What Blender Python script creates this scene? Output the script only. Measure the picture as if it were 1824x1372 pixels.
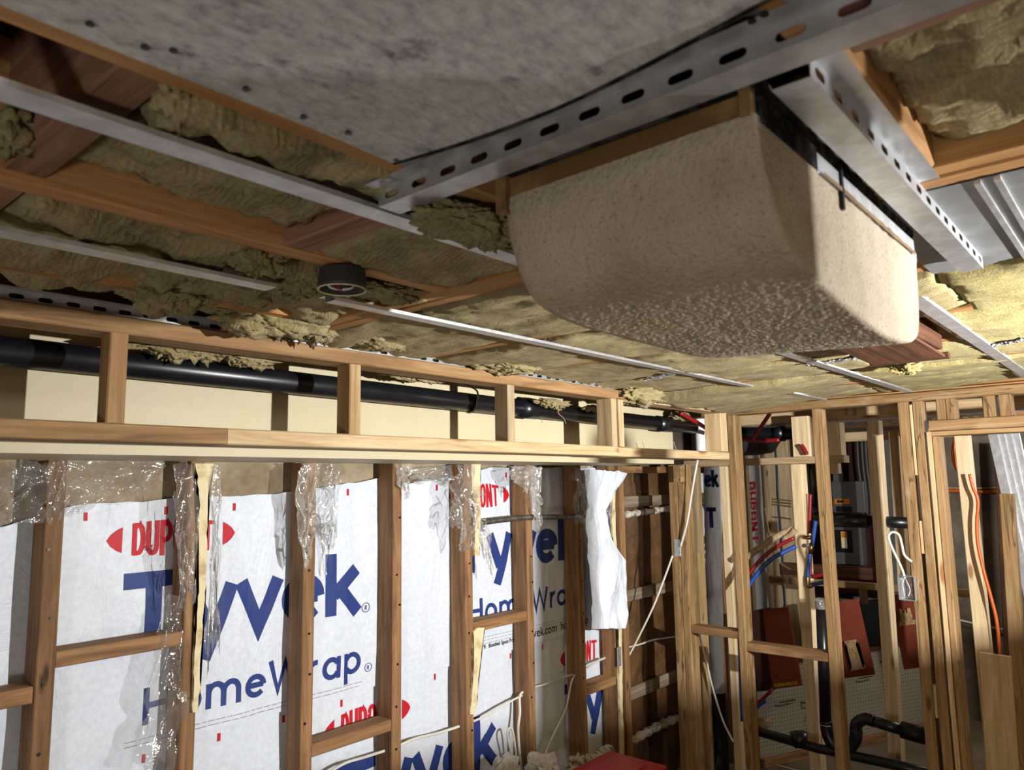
import bpy, bmesh, math, random
from mathutils import Vector, Matrix, Euler, noise

for o in list(bpy.data.objects):
    bpy.data.objects.remove(o, do_unlink=True)
S = bpy.context.scene
C = S.collection
R = math.radians

# ------------------------------------------------------------------ camera
# world: X runs along the house-wrap wall, Y points into it, Z is up; the
# camera stands at eye height in the middle of the room
EYE = 1.75
FPX = 1338.28
YAW, PITCH, ROLL = R(40.73978), R(7.42965), R(-0.94663)
_f = Vector((math.cos(YAW) * math.cos(PITCH), math.sin(YAW) * math.cos(PITCH), math.sin(PITCH)))
_r = Vector((math.sin(YAW), -math.cos(YAW), 0))
_u = _r.cross(_f)
CR = _r * math.cos(ROLL) + _u * math.sin(ROLL)
CU = -_r * math.sin(ROLL) + _u * math.cos(ROLL)
CF = _f
cam_d = bpy.data.cameras.new('camera')
cam_d.sensor_fit = 'HORIZONTAL'
cam_d.sensor_width = 36.0
cam_d.lens = 36.0 * FPX / 1824.0
cam_d.clip_start = 0.02
cam_d.dof.use_dof = True
cam_d.dof.focus_distance = 2.9
cam_d.dof.aperture_fstop = 7.5
cam = bpy.data.objects.new('camera', cam_d)
C.objects.link(cam)
cam.matrix_world = Matrix(((CR.x, CU.x, -CF.x, 0), (CR.y, CU.y, -CF.y, 0), (CR.z, CU.z, -CF.z, EYE), (0, 0, 0, 1)))
S.camera = cam

# ------------------------------------------------------------------ world, exposure
w = bpy.data.worlds.new('world')
S.world = w
w.use_nodes = True
w.node_tree.nodes['Background'].inputs[0].default_value = (0.9, 0.95, 1.0, 1)
w.node_tree.nodes['Background'].inputs[1].default_value = 0.02
S.view_settings.view_transform = 'Standard'
S.view_settings.look = 'None'
S.view_settings.gamma = 1.0
S.view_settings.use_curve_mapping = False
S.view_settings.exposure = 0.0

# lights: the site work light (its housing is built further down), two added fill bulbs
LAMP = Vector((1.87, -1.0, 1.735))
LAMP_AZ, LAMP_EL = R(62), R(8)
def area_lamp(name, loc, direction, sx, sy, power, col):
    d = bpy.data.lights.new(name, 'AREA')
    d.shape = 'RECTANGLE'; d.spread = R(158); d.size = sx; d.size_y = sy; d.energy = power; d.color = col
    o = bpy.data.objects.new(name, d); C.objects.link(o)
    o.location = loc
    o.rotation_euler = Vector(direction).to_track_quat('-Z', 'Y').to_euler()
    return o
def point_fill(name, loc, r, power, col):
    d = bpy.data.lights.new(name, 'POINT')
    d.shadow_soft_size = r; d.energy = power; d.color = col
    o = bpy.data.objects.new(name, d); C.objects.link(o)
    o.location = loc
    return o
LDIR = Vector((math.cos(LAMP_AZ) * math.cos(LAMP_EL), math.sin(LAMP_AZ) * math.cos(LAMP_EL), math.sin(LAMP_EL)))
area_lamp('work_light_beam', LAMP, LDIR, 0.05, 0.04, 126.0, (1.0, 0.985, 0.95))
FILL_POS = Vector((-1.45, -0.55, 0.62))
point_fill('fill_light', FILL_POS, 0.18, 62.0, (1.0, 0.965, 0.91))  # added ambient fill from behind and below the camera
point_fill('far_room_fill', (5.35, 0.25, 1.90), 0.06, 32.0, (1.0, 0.95, 0.88))  # added fill that brightens the room beyond the partition

# ------------------------------------------------------------------ pixel -> world
def ray(x, y):
    return (CR * ((x - 912.0) / FPX) + CU * (-(y - 686.0) / FPX) + CF)
def W(x, y, X=None, Y=None, Z=None):
    """world point on a real plane X=, Y= or Z= seen in the photograph at pixel x, y"""
    d = ray(x, y)
    o = Vector((0, 0, EYE))
    if X is not None: t = X / d.x
    elif Y is not None: t = Y / d.y
    else: t = (Z - EYE) / d.z
    return o + d * t

# ------------------------------------------------------------------ materials
MATS = {}
def nt(name):
    m = bpy.data.materials.new(name); m.use_nodes = True
    n = m.node_tree; b = n.nodes['Principled BSDF']
    MATS[name] = m
    return m, n, b
def N(n, t, **kw):
    x = n.nodes.new(t)
    for k, v in kw.items():
        if k.startswith('i_'):
            key = k[2:]
            key = int(key) if key.isdigit() else key.replace('_', ' ')
            x.inputs[key].default_value = v
        else: setattr(x, k, v)
    return x
def ramp(n, stops, fac=None):
    r = n.nodes.new('ShaderNodeValToRGB')
    e = r.color_ramp.elements
    while len(e) < len(stops): e.new(0.5)
    for i, (p, c) in enumerate(stops):
        e[i].position = p
        e[i].color = (c[0], c[1], c[2], 1) if hasattr(c, '__len__') else (c, c, c, 1)
    if fac is not None: n.links.new(fac, r.inputs[0])
    return r
def mix(n, a, b, fac, mode='MIX'):
    m = n.nodes.new('ShaderNodeMix'); m.data_type = 'RGBA'; m.blend_type = mode
    for s, v in ((6, a), (7, b), (0, fac)):
        if hasattr(v, 'is_output') or isinstance(v, bpy.types.NodeSocket): n.links.new(v, m.inputs[s])
        elif s == 0: m.inputs[0].default_value = v
        else: m.inputs[s].default_value = (v[0], v[1], v[2], 1)
    return m.outputs[2]
def coords(n, scale=(1, 1, 1), rnd=True):
    tc = n.nodes.new('ShaderNodeTexCoord')
    mp = n.nodes.new('ShaderNodeMapping')
    mp.inputs['Scale'].default_value = scale
    n.links.new(tc.outputs['Object'], mp.inputs['Vector'])
    if rnd:
        oi = n.nodes.new('ShaderNodeObjectInfo')
        mu = N(n, 'ShaderNodeVectorMath', operation='MULTIPLY')
        cb = n.nodes.new('ShaderNodeCombineXYZ')
        for k in range(3): n.links.new(oi.outputs['Random'], cb.inputs[k])
        n.links.new(cb.outputs[0], mu.inputs[0]); mu.inputs[1].default_value = (37.0, 91.0, 53.0)
        n.links.new(mu.outputs[0], mp.inputs['Location'])
    return mp.outputs[0]
def noi(n, vec, scale, detail=4, rough=0.55, dist=0.0):
    t = N(n, 'ShaderNodeTexNoise')
    t.inputs['Scale'].default_value = scale; t.inputs['Detail'].default_value = detail
    t.inputs['Roughness'].default_value = rough; t.inputs['Distortion'].default_value = dist
    n.links.new(vec, t.inputs['Vector'])
    return t.outputs['Fac']
def bump(n, b, h, strength=0.3, dist=0.01):
    x = N(n, 'ShaderNodeBump'); x.inputs['Strength'].default_value = strength
    x.inputs['Distance'].default_value = dist
    n.links.new(h, x.inputs['Height']); n.links.new(x.outputs[0], b.inputs['Normal'])
def srgb(r, g, b):
    f = lambda c: (c / 255 / 12.92) if c / 255 <= 0.04045 else ((c / 255 + 0.055) / 1.055) ** 2.4
    return (f(r), f(g), f(b))

def wood(name, dark, mid, light, knot, knots=0.12, rough=0.7, stain=None, cracks=False):
    m, n, b = nt(name)
    v = coords(n, (0.9, 13, 13))
    g = noi(n, v, 2.2, 5, 0.6, 1.2)
    c = ramp(n, [(0.32, dark), (0.5, mid), (0.68, light)], g).outputs[0]
    v2 = coords(n, (5, 150, 150))
    fi = noi(n, v2, 1.6, 3, 0.6)
    c = mix(n, c, [x * 0.72 for x in mid], ramp(n, [(0.5, 0.0), (0.75, 0.55)], fi).outputs[0])
    v3 = coords(n, (3.2, 11, 11))
    vo = N(n, 'ShaderNodeTexVoronoi'); vo.inputs['Scale'].default_value = 1.0
    n.links.new(v3, vo.inputs['Vector'])
    c = mix(n, c, knot, ramp(n, [(knots * 0.5, 0.9), (knots, 0.0)], vo.outputs['Distance']).outputs[0])
    if stain:
        v4 = coords(n, (2, 5, 5))
        c = mix(n, c, stain, ramp(n, [(0.55, 0.0), (0.72, 0.6)], noi(n, v4, 3, 5, 0.65)).outputs[0])
    if cracks:
        v5 = coords(n, (0.9, 15, 15))
        cr = noi(n, v5, 1.0, 3, 0.5, 0.8)
        c = mix(n, c, [x * 0.25 for x in dark], ramp(n, [(0.490, 0.0), (0.498, 0.75), (0.502, 0.75), (0.510, 0.0)], cr).outputs[0])
    oi = n.nodes.new('ShaderNodeObjectInfo')
    mr = N(n, 'ShaderNodeMapRange'); mr.inputs[3].default_value = 0.82; mr.inputs[4].default_value = 1.12
    n.links.new(oi.outputs['Random'], mr.inputs[0])
    hs = N(n, 'ShaderNodeHueSaturation')
    n.links.new(mr.outputs[0], hs.inputs['Value']); n.links.new(c, hs.inputs['Color'])
    n.links.new(hs.outputs[0], b.inputs['Base Color'])
    b.inputs['Roughness'].default_value = rough
    b.inputs['Specular IOR Level'].default_value = 0.3
    bump(n, b, fi, 0.35, 0.002)
    return m
wood('wood_old', srgb(108, 78, 50), srgb(146, 108, 72), srgb(172, 132, 92), srgb(56, 38, 24), stain=srgb(92, 70, 50))
wood('wood_new', srgb(170, 141, 102), srgb(192, 165, 126), srgb(208, 184, 148), srgb(140, 88, 44), 0.2)
wood('wood_pale', srgb(200, 172, 130), srgb(222, 198, 158), srgb(236, 216, 182), srgb(150, 110, 66), 0.16)
wood('wood_weathered', srgb(104, 92, 78), srgb(132, 118, 102), srgb(156, 142, 124), srgb(60, 50, 40))
wood('wood_tan', srgb(116, 86, 54), srgb(146, 112, 74), srgb(168, 134, 94), srgb(80, 54, 30), 0.16)
wood('wood_grey', srgb(150, 130, 100), srgb(176, 154, 120), srgb(198, 176, 142), srgb(90, 70, 48))
wood('wood_joist', srgb(138, 98, 56), srgb(172, 126, 76), srgb(194, 148, 96), srgb(96, 60, 30), 0.08)
wood('wood_block', srgb(104, 74, 58), srgb(146, 108, 86), srgb(168, 128, 104), srgb(48, 26, 16), 0.16, 0.85)
wood('wood_partition', srgb(114, 86, 54), srgb(144, 113, 75), srgb(164, 134, 96), srgb(84, 58, 36), 0.14, 0.75, srgb(172, 150, 118), True)
wood('wood_dark', srgb(52, 30, 18), srgb(82, 50, 32), srgb(108, 68, 44), srgb(30, 16, 10))
wood('wood_plank', srgb(146, 118, 78), srgb(176, 146, 102), srgb(196, 168, 124), srgb(96, 66, 36), 0.1)

def plain(name, col, rough=0.6, metal=0.0, spec=0.4, var=0.12, vscale=6, bs=0.0, bscale=80, bdist=0.002, col2=None, thresh=(0.45, 0.62)):
    m, n, b = nt(name)
    v = coords(n)
    f = noi(n, v, vscale, 5, 0.6)
    c2 = col2 if col2 else [x * (1 - var * 2) for x in col]
    c = ramp(n, [(thresh[0], c2), (thresh[1], col)], f).outputs[0]
    n.links.new(c, b.inputs['Base Color'])
    b.inputs['Roughness'].default_value = rough; b.inputs['Metallic'].default_value = metal
    b.inputs['Specular IOR Level'].default_value = spec
    if bs: bump(n, b, noi(n, v, bscale, 4, 0.6), bs, bdist)
    return m
plain('galvanised', srgb(200, 202, 206), 0.40, 0.65, 0.5, 0.10, 30, 0.08, 200, 0.001)
plain('pan_metal', srgb(142, 144, 146), 0.55, 0.35, 0.4, 0.1, 12)
plain('cream_paint', srgb(200, 189, 156), 0.5, 0, 0.4, 0.02, 3, 0.25, 120, 0.001)
plain('gypsum_paper', srgb(226, 212, 172), 0.8, 0, 0.2, 0.10, 14, 0.4, 60, 0.003, srgb(188, 164, 120), (0.35, 0.5))
plain('abs_black', srgb(24, 25, 30), 0.32, 0, 0.5, 0.15, 20, 0.05, 60, 0.001)
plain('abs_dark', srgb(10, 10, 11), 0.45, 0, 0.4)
plain('white_plastic', srgb(230, 230, 226), 0.4)
plain('foam_white', srgb(228, 230, 236), 0.6, 0, 0.3, 0.03, 20, 0.3, 60, 0.002)
plain('cable_white', srgb(226, 224, 214), 0.45, 0, 0.4, 0.05)
plain('pex_red', srgb(138, 24, 28), 0.35, 0, 0.5, 0.05)
plain('pex_blue', srgb(40, 78, 158), 0.35, 0, 0.5, 0.05)
plain('brass', srgb(190, 160, 110), 0.3, 1.0)
plain('orange_plastic', srgb(206, 92, 30), 0.4, 0, 0.5, 0.04)
plain('red_plastic', srgb(176, 34, 40), 0.4, 0, 0.5, 0.05)
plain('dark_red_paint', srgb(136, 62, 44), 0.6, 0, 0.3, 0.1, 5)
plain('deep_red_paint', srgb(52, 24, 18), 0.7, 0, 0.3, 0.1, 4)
plain('grey_enamel', srgb(86, 86, 84), 0.4, 0, 0.5, 0.06)
plain('dark_grey_plastic', srgb(60, 60, 58), 0.5, 0, 0.4, 0.06)
plain('orange_label', srgb(226, 130, 30), 0.6)
plain('black_print', srgb(22, 22, 26), 0.7)
plain('grey_print', srgb(96, 96, 104), 0.7)
plain('yellow_print', srgb(232, 206, 30), 0.6)
plain('logo_red', srgb(196, 30, 44), 0.55, 0, 0.3, 0.03)
plain('logo_blue', srgb(42, 62, 128), 0.55, 0, 0.3, 0.04)
plain('subfloor', srgb(70, 46, 30), 0.9, 0, 0.1, 0.2, 4)
plain('white_drywall', srgb(206, 200, 188), 0.9, 0, 0.2, 0.03, 2)
plain('bx_metal', srgb(150, 144, 132), 0.4, 0.8, 0.5, 0.2, 40)
plain('brown_tape', srgb(140, 112, 72), 0.55, 0, 0.4, 0.12, 10, 0.2, 50, 0.002, srgb(106, 80, 46))
plain('black_dirt', srgb(20, 21, 22), 0.95, 0, 0.1, 0.3, 30, 0.5, 120, 0.004, srgb(62, 60, 54), (0.4, 0.55))
plain('pipe_wrap', srgb(206, 200, 186), 0.6, 0, 0.3, 0.12, 26, 0.5, 50, 0.006, srgb(110, 100, 84), (0.38, 0.5))
plain('white_bag', srgb(206, 202, 196), 0.5, 0, 0.4, 0.05)
plain('screw_steel', srgb(60, 56, 52), 0.4, 0.8)
plain('duct_mastic', srgb(176, 158, 128), 0.85, 0, 0.25, 0.08, 7, 0.9, 140, 0.006, srgb(150, 131, 102))
plain('concrete', srgb(124, 116, 104), 0.92, 0, 0.2, 0.15, 3.0, 0.5, 40, 0.006, srgb(86, 78, 68), (0.35, 0.65))
plain('concrete_tan', srgb(176, 160, 134), 0.95, 0, 0.15, 0.15, 6.0, 0.8, 70, 0.008, srgb(134, 118, 94), (0.35, 0.6))
plain('concrete_floor', srgb(138, 126, 110), 0.9, 0, 0.2, 0.15, 1.4, 0.3, 30, 0.004, srgb(108, 96, 80), (0.35, 0.65))

# crusty duct coating, grainier than plain paint
def make_mastic():
    m, n, b = nt('duct_coating')
    v = coords(n)
    f = noi(n, v, 9, 6, 0.65)
    c = ramp(n, [(0.3, srgb(158, 146, 126)), (0.7, srgb(182, 171, 152))], f).outputs[0]
    sp = noi(n, v, 260, 2, 0.6)
    c = mix(n, c, srgb(112, 94, 66), ramp(n, [(0.60, 0.0), (0.72, 0.75)], sp).outputs[0])
    ye = noi(n, v, 5, 3, 0.5)
    c = mix(n, c, srgb(188, 160, 104), ramp(n, [(0.62, 0.0), (0.8, 0.4)], ye).outputs[0])
    n.links.new(c, b.inputs['Base Color']); b.inputs['Roughness'].default_value = 0.8
    b.inputs['Specular IOR Level'].default_value = 0.3
    add = N(n, 'ShaderNodeMath', operation='ADD')
    n.links.new(noi(n, v, 260, 3, 0.6), add.inputs[0]); n.links.new(noi(n, v, 120, 2, 0.6), add.inputs[1])
    bump(n, b, add.outputs[0], 1.0, 0.0022)
make_mastic()

# blotchy tarnished sheet metal
def make_pan(name, k):
    m, n, b = nt(name)
    v = coords(n)
    v2 = coords(n, (1.0, 1.5, 1))
    f = noi(n, v2, 55, 7, 0.75)
    c = ramp(n, [(0.3, srgb(136, 136, 135)), (0.52, srgb(186, 186, 184)), (0.72, srgb(212, 212, 209))], f).outputs[0]
    s = noi(n, v, 13, 7, 0.72, 0.5)
    c = mix(n, c, srgb(44, 40, 37), ramp(n, [(0.57, 0.0), (0.70, 0.8)], s).outputs[0])
    c = mix(n, c, (k, k, k), 1.0, 'MULTIPLY')
    n.links.new(c, b.inputs['Base Color'])
    b.inputs['Roughness'].default_value = 0.7; b.inputs['Metallic'].default_value = 0.15
    bump(n, b, f, 0.25, 0.002)
make_pan('tarnished_sheet', 1.0); make_pan('tarnished_strip', 0.6)

# mineral-wool batts: matted olive-yellow fibre with fine cross ridges
def make_wool(name, ca, cb, cc):
    m, n, b = nt(name)
    v = coords(n)
    f = noi(n, v, 9, 6, 0.65, 0.6)
    c = ramp(n, [(0.28, ca), (0.5, cb), (0.74, cc)], f).outputs[0]
    wv = N(n, 'ShaderNodeTexWave'); wv.bands_direction = 'X'
    wv.inputs['Scale'].default_value = 26; wv.inputs['Distortion'].default_value = 9
    wv.inputs['Detail'].default_value = 4; wv.inputs['Detail Scale'].default_value = 1.6
    n.links.new(v, wv.inputs['Vector'])
    v3 = coords(n, (26, 105, 55))
    fib = noi(n, v3, 2.2, 5, 0.75, 1.0)
    c = mix(n, c, [x * 0.55 for x in ca], ramp(n, [(0.34, 0.35), (0.50, 0.0)], fib).outputs[0])
    n.links.new(c, b.inputs['Base Color'])
    b.inputs['Roughness'].default_value = 1.0; b.inputs['Specular IOR Level'].default_value = 0.05
    b.inputs['Sheen Weight'].default_value = 0.15
    a = N(n, 'ShaderNodeMath', operation='MULTIPLY_ADD')
    n.links.new(wv.outputs['Fac'], a.inputs[0]); a.inputs[1].default_value = 0.28
    n.links.new(fib, a.inputs[2])
    bump(n, b, a.outputs[0], 0.8, 0.007)
make_wool('wool', srgb(132, 118, 76), srgb(164, 149, 104), srgb(188, 174, 128))
make_wool('wool_yellow', srgb(136, 123, 74), srgb(166, 152, 98), srgb(188, 175, 122))

def make_tyvek():
    m, n, b = nt('house_wrap')
    v = coords(n)
    f = noi(n, v, 60, 4, 0.6)
    n.links.new(ramp(n, [(0.3, srgb(210, 217, 230)), (0.7, srgb(224, 231, 242))], f).outputs[0], b.inputs['Base Color'])
    b.inputs['Roughness'].default_value = 0.45; b.inputs['Specular IOR Level'].default_value = 0.4
    v2 = coords(n, (1, 1, 0.5))
    bump(n, b, noi(n, v2, 7, 6, 0.6, 1.4), 0.5, 0.02)
make_tyvek()

def make_film(name, body, gloss, col):
    """thin clear sheet: mostly see-through, some haze, sharp reflections"""
    m, n, b = nt(name)
    n.nodes.remove(b)
    out = [x for x in n.nodes if x.type == 'OUTPUT_MATERIAL'][0]
    v = coords(n)
    bp = N(n, 'ShaderNodeBump'); bp.inputs['Strength'].default_value = 0.5; bp.inputs['Distance'].default_value = 0.02
    n.links.new(noi(n, v, 13, 3, 0.55, 1.2), bp.inputs['Height'])
    tr = N(n, 'ShaderNodeBsdfTransparent'); df = N(n, 'ShaderNodeBsdfDiffuse'); tl = N(n, 'ShaderNodeBsdfTranslucent'); gl = N(n, 'ShaderNodeBsdfGlossy')
    for q in (df, tl, gl): q.inputs['Color'].default_value = (*col, 1)
    gl.inputs['Roughness'].default_value = 0.13; n.links.new(bp.outputs[0], gl.inputs['Normal'])
    m1 = N(n, 'ShaderNodeMixShader'); m1.inputs[0].default_value = 0.35; n.links.new(df.outputs[0], m1.inputs[1]); n.links.new(tl.outputs[0], m1.inputs[2])
    m2 = N(n, 'ShaderNodeMixShader'); m2.inputs[0].default_value = gloss; n.links.new(m1.outputs[0], m2.inputs[1]); n.links.new(gl.outputs[0], m2.inputs[2])
    m3 = N(n, 'ShaderNodeMixShader')
    f = noi(n, v, 9, 4, 0.6)
    n.links.new(ramp(n, [(0.3, body * 0.6), (0.75, min(1, body * 1.5))], f).outputs[0], m3.inputs[0])
    n.links.new(tr.outputs[0], m3.inputs[1]); n.links.new(m2.outputs[0], m3.inputs[2]); n.links.new(m3.outputs[0], out.inputs['Surface'])
make_film('poly_film', 0.26, 0.55, srgb(236, 236, 234))
make_film('poly_film_milky', 0.40, 0.35, srgb(238, 236, 230))

def make_kraft():
    m, n, b = nt('kraft_paper')
    v = coords(n)
    c = ramp(n, [(0.3, srgb(72, 49, 28)), (0.7, srgb(108, 77, 46))], noi(n, v, 7, 4, 0.6)).outputs[0]
    n.links.new(c, b.inputs['Base Color']); b.inputs['Roughness'].default_value = 0.5
    bump(n, b, noi(n, v, 10, 5, 0.6, 0.8), 0.5, 0.03)
make_kraft()

def make_peg():
    m, n, b = nt('pegboard')
    v = coords(n, (1, 1, 1), False)
    fr = N(n, 'ShaderNodeVectorMath', operation='MULTIPLY'); fr.inputs[1].default_value = (40, 40, 40)
    n.links.new(v, fr.inputs[0])
    f2 = N(n, 'ShaderNodeVectorMath', operation='FRACTION'); n.links.new(fr.outputs[0], f2.inputs[0])
    sb = N(n, 'ShaderNodeVectorMath', operation='SUBTRACT'); sb.inputs[1].default_value = (0.5, 0.5, 0.5)
    n.links.new(f2.outputs[0], sb.inputs[0])
    ml = N(n, 'ShaderNodeVectorMath', operation='MULTIPLY'); ml.inputs[1].default_value = (1, 0, 1)
    n.links.new(sb.outputs[0], ml.inputs[0])
    ln = N(n, 'ShaderNodeVectorMath', operation='LENGTH'); n.links.new(ml.outputs[0], ln.inputs[0])
    c = ramp(n, [(0.12, srgb(40, 36, 30)), (0.16, srgb(168, 166, 150))], ln.outputs['Value']).outputs[0]
    n.links.new(c, b.inputs['Base Color']); b.inputs['Roughness'].default_value = 0.7
make_peg()

m_, n_, b_ = nt('globe_glass')
b_.inputs['Base Color'].default_value = (0.9, 0.88, 0.82, 1)
b_.inputs['Emission Color'].default_value = (1, 0.93, 0.82, 1); b_.inputs['Emission Strength'].default_value = 4.0
m_, n_, b_ = nt('lamp_lens')
b_.inputs['Emission Color'].default_value = (1, 0.96, 0.9, 1); b_.inputs['Emission Strength'].default_value = 8.0

# ------------------------------------------------------------------ object helpers
def link(name, me, mat=None, parent=None, loc=None):
    o = bpy.data.objects.new(name, me); C.objects.link(o)
    if mat and me and not me.materials: me.materials.append(MATS[mat])
    if parent: o.parent = parent
    if loc is not None: o.location = loc
    return o
def tag(o, label, cat, group=None, kind=None):
    o['label'] = label; o['category'] = cat
    if group: o['group'] = group
    if kind: o['kind'] = kind
    return o
def struct(o, label=None):
    o['kind'] = 'structure'
    if label: o['label'] = label
    return o
def empty(name, loc, label, cat, group=None):
    o = bpy.data.objects.new(name, None); C.objects.link(o)
    o.location = loc; o.empty_display_size = 0.05
    return tag(o, label, cat, group)
def mesh_from(bm, name, smooth=False):
    me = bpy.data.meshes.new(name)
    bmesh.ops.recalc_face_normals(bm, faces=bm.faces[:])
    bm.to_mesh(me); bm.free()
    if smooth:
        for p in me.polygons: p.use_smooth = True
    return me
def bm_box(bm, x0, x1, y0, y1, z0, z1):
    v = [bm.verts.new(p) for p in ((x0, y0, z0), (x1, y0, z0), (x1, y1, z0), (x0, y1, z0), (x0, y0, z1), (x1, y0, z1), (x1, y1, z1), (x0, y1, z1))]
    for f in ((0, 3, 2, 1), (4, 5, 6, 7), (0, 1, 5, 4), (1, 2, 6, 5), (2, 3, 7, 6), (3, 0, 4, 7)):
        bm.faces.new([v[i] for i in f])
    return v
def bevel_all(bm, w_, seg=1):
    bmesh.ops.bevel(bm, geom=bm.edges[:], offset=w_, segments=seg, profile=0.5, affect='EDGES')
def boxo(name, b, mat, parent=None, bev=0.0, smooth=False):
    """box given by world bounds (x0,x1,y0,y1,z0,z1); origin at its centre"""
    x0, x1, y0, y1, z0, z1 = b
    c = Vector(((x0 + x1) / 2, (y0 + y1) / 2, (z0 + z1) / 2))
    bm = bmesh.new(); bm_box(bm, x0 - c.x, x1 - c.x, y0 - c.y, y1 - c.y, z0 - c.z, z1 - c.z)
    if bev: bevel_all(bm, bev)
    return link(name, mesh_from(bm, name), mat, parent, c - (parent.location if parent else Vector()))
LS = random.Random(5)
def beam(name, p0, p1, wid, thk, wdir, mat, parent=None, wane=0.0, seg=None):
    """a piece of lumber from p0 to p1 (centre line), wid along wdir, thk across; grain runs along local X"""
    p0 = Vector(p0); p1 = Vector(p1); d = p1 - p0; L = d.length; ex = d.normalized()
    ey = Vector(wdir); ey = (ey - ex * ey.dot(ex)).normalized(); ez = ex.cross(ey)
    bm = bmesh.new()
    n = seg or max(1, int(L / 0.25))
    b = min(0.003, thk * 0.12)
    ring0 = [(-wid / 2 + b, -thk / 2), (wid / 2 - b, -thk / 2), (wid / 2, -thk / 2 + b), (wid / 2, thk / 2 - b),
             (wid / 2 - b, thk / 2), (-wid / 2 + b, thk / 2), (-wid / 2, thk / 2 - b), (-wid / 2, -thk / 2 + b)]
    prev = None; s1 = LS.uniform(0, 50)
    for i in range(n + 1):
        x = -L / 2 + L * i / n
        wob = wane + 0.0008
        dy = noise.noise((x * 1.7 + s1, 0.3, 0)) * wob; dz = noise.noise((x * 1.7 + s1, 7.3, 0)) * wob
        if i in (0, n): dy = dz = 0
        r = [bm.verts.new((x, y + dy, z + dz)) for y, z in ring0]
        if prev:
            for k in range(8):
                bm.faces.new((prev[k], prev[(k + 1) % 8], r[(k + 1) % 8], r[k]))
        else: bm.faces.new(r[::-1])
        prev = r
    bm.faces.new(prev)
    me = mesh_from(bm, name)
    o = link(name, me, mat)
    M = Matrix(((ex.x, ey.x, ez.x, 0), (ex.y, ey.y, ez.y, 0), (ex.z, ey.z, ez.z, 0), (0, 0, 0, 1)))
    c = (p0 + p1) / 2
    o.matrix_world = Matrix.Translation(c) @ M
    if parent:
        o.parent = parent
        o.matrix_parent_inverse = Matrix.Translation(-parent.location)
    return o
def lum(name, b, axis, mat, label=None, cat=None, group=None, parent=None, wane=0.0):
    """lumber by world bounds with the grain along axis"""
    x0, x1, y0, y1, z0, z1 = b
    cx, cy, cz = (x0 + x1) / 2, (y0 + y1) / 2, (z0 + z1) / 2
    if axis == 'x': o = beam(name, (x0, cy, cz), (x1, cy, cz), y1 - y0, z1 - z0, (0, 1, 0), mat, parent, wane)
    elif axis == 'y': o = beam(name, (cx, y0, cz), (cx, y1, cz), x1 - x0, z1 - z0, (1, 0, 0), mat, parent, wane)
    else: o = beam(name, (cx, cy, z0), (cx, cy, z1), y1 - y0, x1 - x0, (0, 1, 0), mat, parent, wane)
    if label: tag(o, label, cat, group)
    return o
def bm_tube(bm, pts, r, n=10, caps=True, flat=1.0):
    pts = [Vector(p) for p in pts]
    rr = r if hasattr(r, '__len__') else [r] * len(pts)
    prev = None; up = Vector((0.13, 0.21, 0.97)).normalized()
    for i, p in enumerate(pts):
        d = (pts[min(i + 1, len(pts) - 1)] - pts[max(i - 1, 0)]).normalized()
        a = d.cross(up)
        if a.length < 1e-3: a = d.cross(Vector((1, 0, 0)))
        a.normalize(); bb = a.cross(d).normalized(); up = bb
        ring = [bm.verts.new(p + (a * math.cos(2 * math.pi * k / n) + bb * math.sin(2 * math.pi * k / n) * flat) * rr[i]) for k in range(n)]
        if prev:
            for k in range(n): bm.faces.new((prev[k], prev[(k + 1) % n], ring[(k + 1) % n], ring[k]))
        elif caps: bm.faces.new(ring[::-1])
        prev = ring
    if caps: bm.faces.new(prev)
def smooth_path(pts, n=8):
    pts = [Vector(p) for p in pts]
    if len(pts) < 3: return pts
    out = []
    P = [pts[0] * 2 - pts[1]] + pts + [pts[-1] * 2 - pts[-2]]
    for i in range(1, len(P) - 2):
        for k in range(n):
            t = k / n
            a, b, c, d = P[i - 1], P[i], P[i + 1], P[i + 2]
            out.append(0.5 * ((2 * b) + (c - a) * t + (2 * a - 5 * b + 4 * c - d) * t * t + (3 * b - a - 3 * c + d) * t ** 3))
    out.append(pts[-1])
    return out
def tube(name, pts, r, mat, parent=None, n=10, smooth=True, curve=True, flat=1.0):
    pts = smooth_path(pts) if curve else [Vector(p) for p in pts]
    c = sum(pts, Vector()) / len(pts)
    bm = bmesh.new(); bm_tube(bm, [p - c for p in pts], r, n, True, flat)
    return link(name, mesh_from(bm, name, smooth), mat, parent, c - (parent.location if parent else Vector()))
def poly_slab(name, pts, th, mat, parent=None):
    """planar polygon of world points given a thickness vector th"""
    pts = [Vector(p) for p in pts]; th = Vector(th)
    c = sum(pts, Vector()) / len(pts)
    bm = bmesh.new()
    a = [bm.verts.new(p - c) for p in pts]; b = [bm.verts.new(p - c + th) for p in pts]
    bm.faces.new(a); bm.faces.new(b[::-1])
    n = len(pts)
    for i in range(n): bm.faces.new((a[i], b[i], b[(i + 1) % n], a[(i + 1) % n]))
    bmesh.ops.triangulate(bm, faces=[f for f in bm.faces if len(f.verts) > 4])
    return link(name, mesh_from(bm, name), mat, parent, c - (parent.location if parent else Vector()))
def fb(x, y, z=0.0, o=4):
    return noise.fractal(Vector((x, y, z)), 0.9, 2.0, o)

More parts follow.
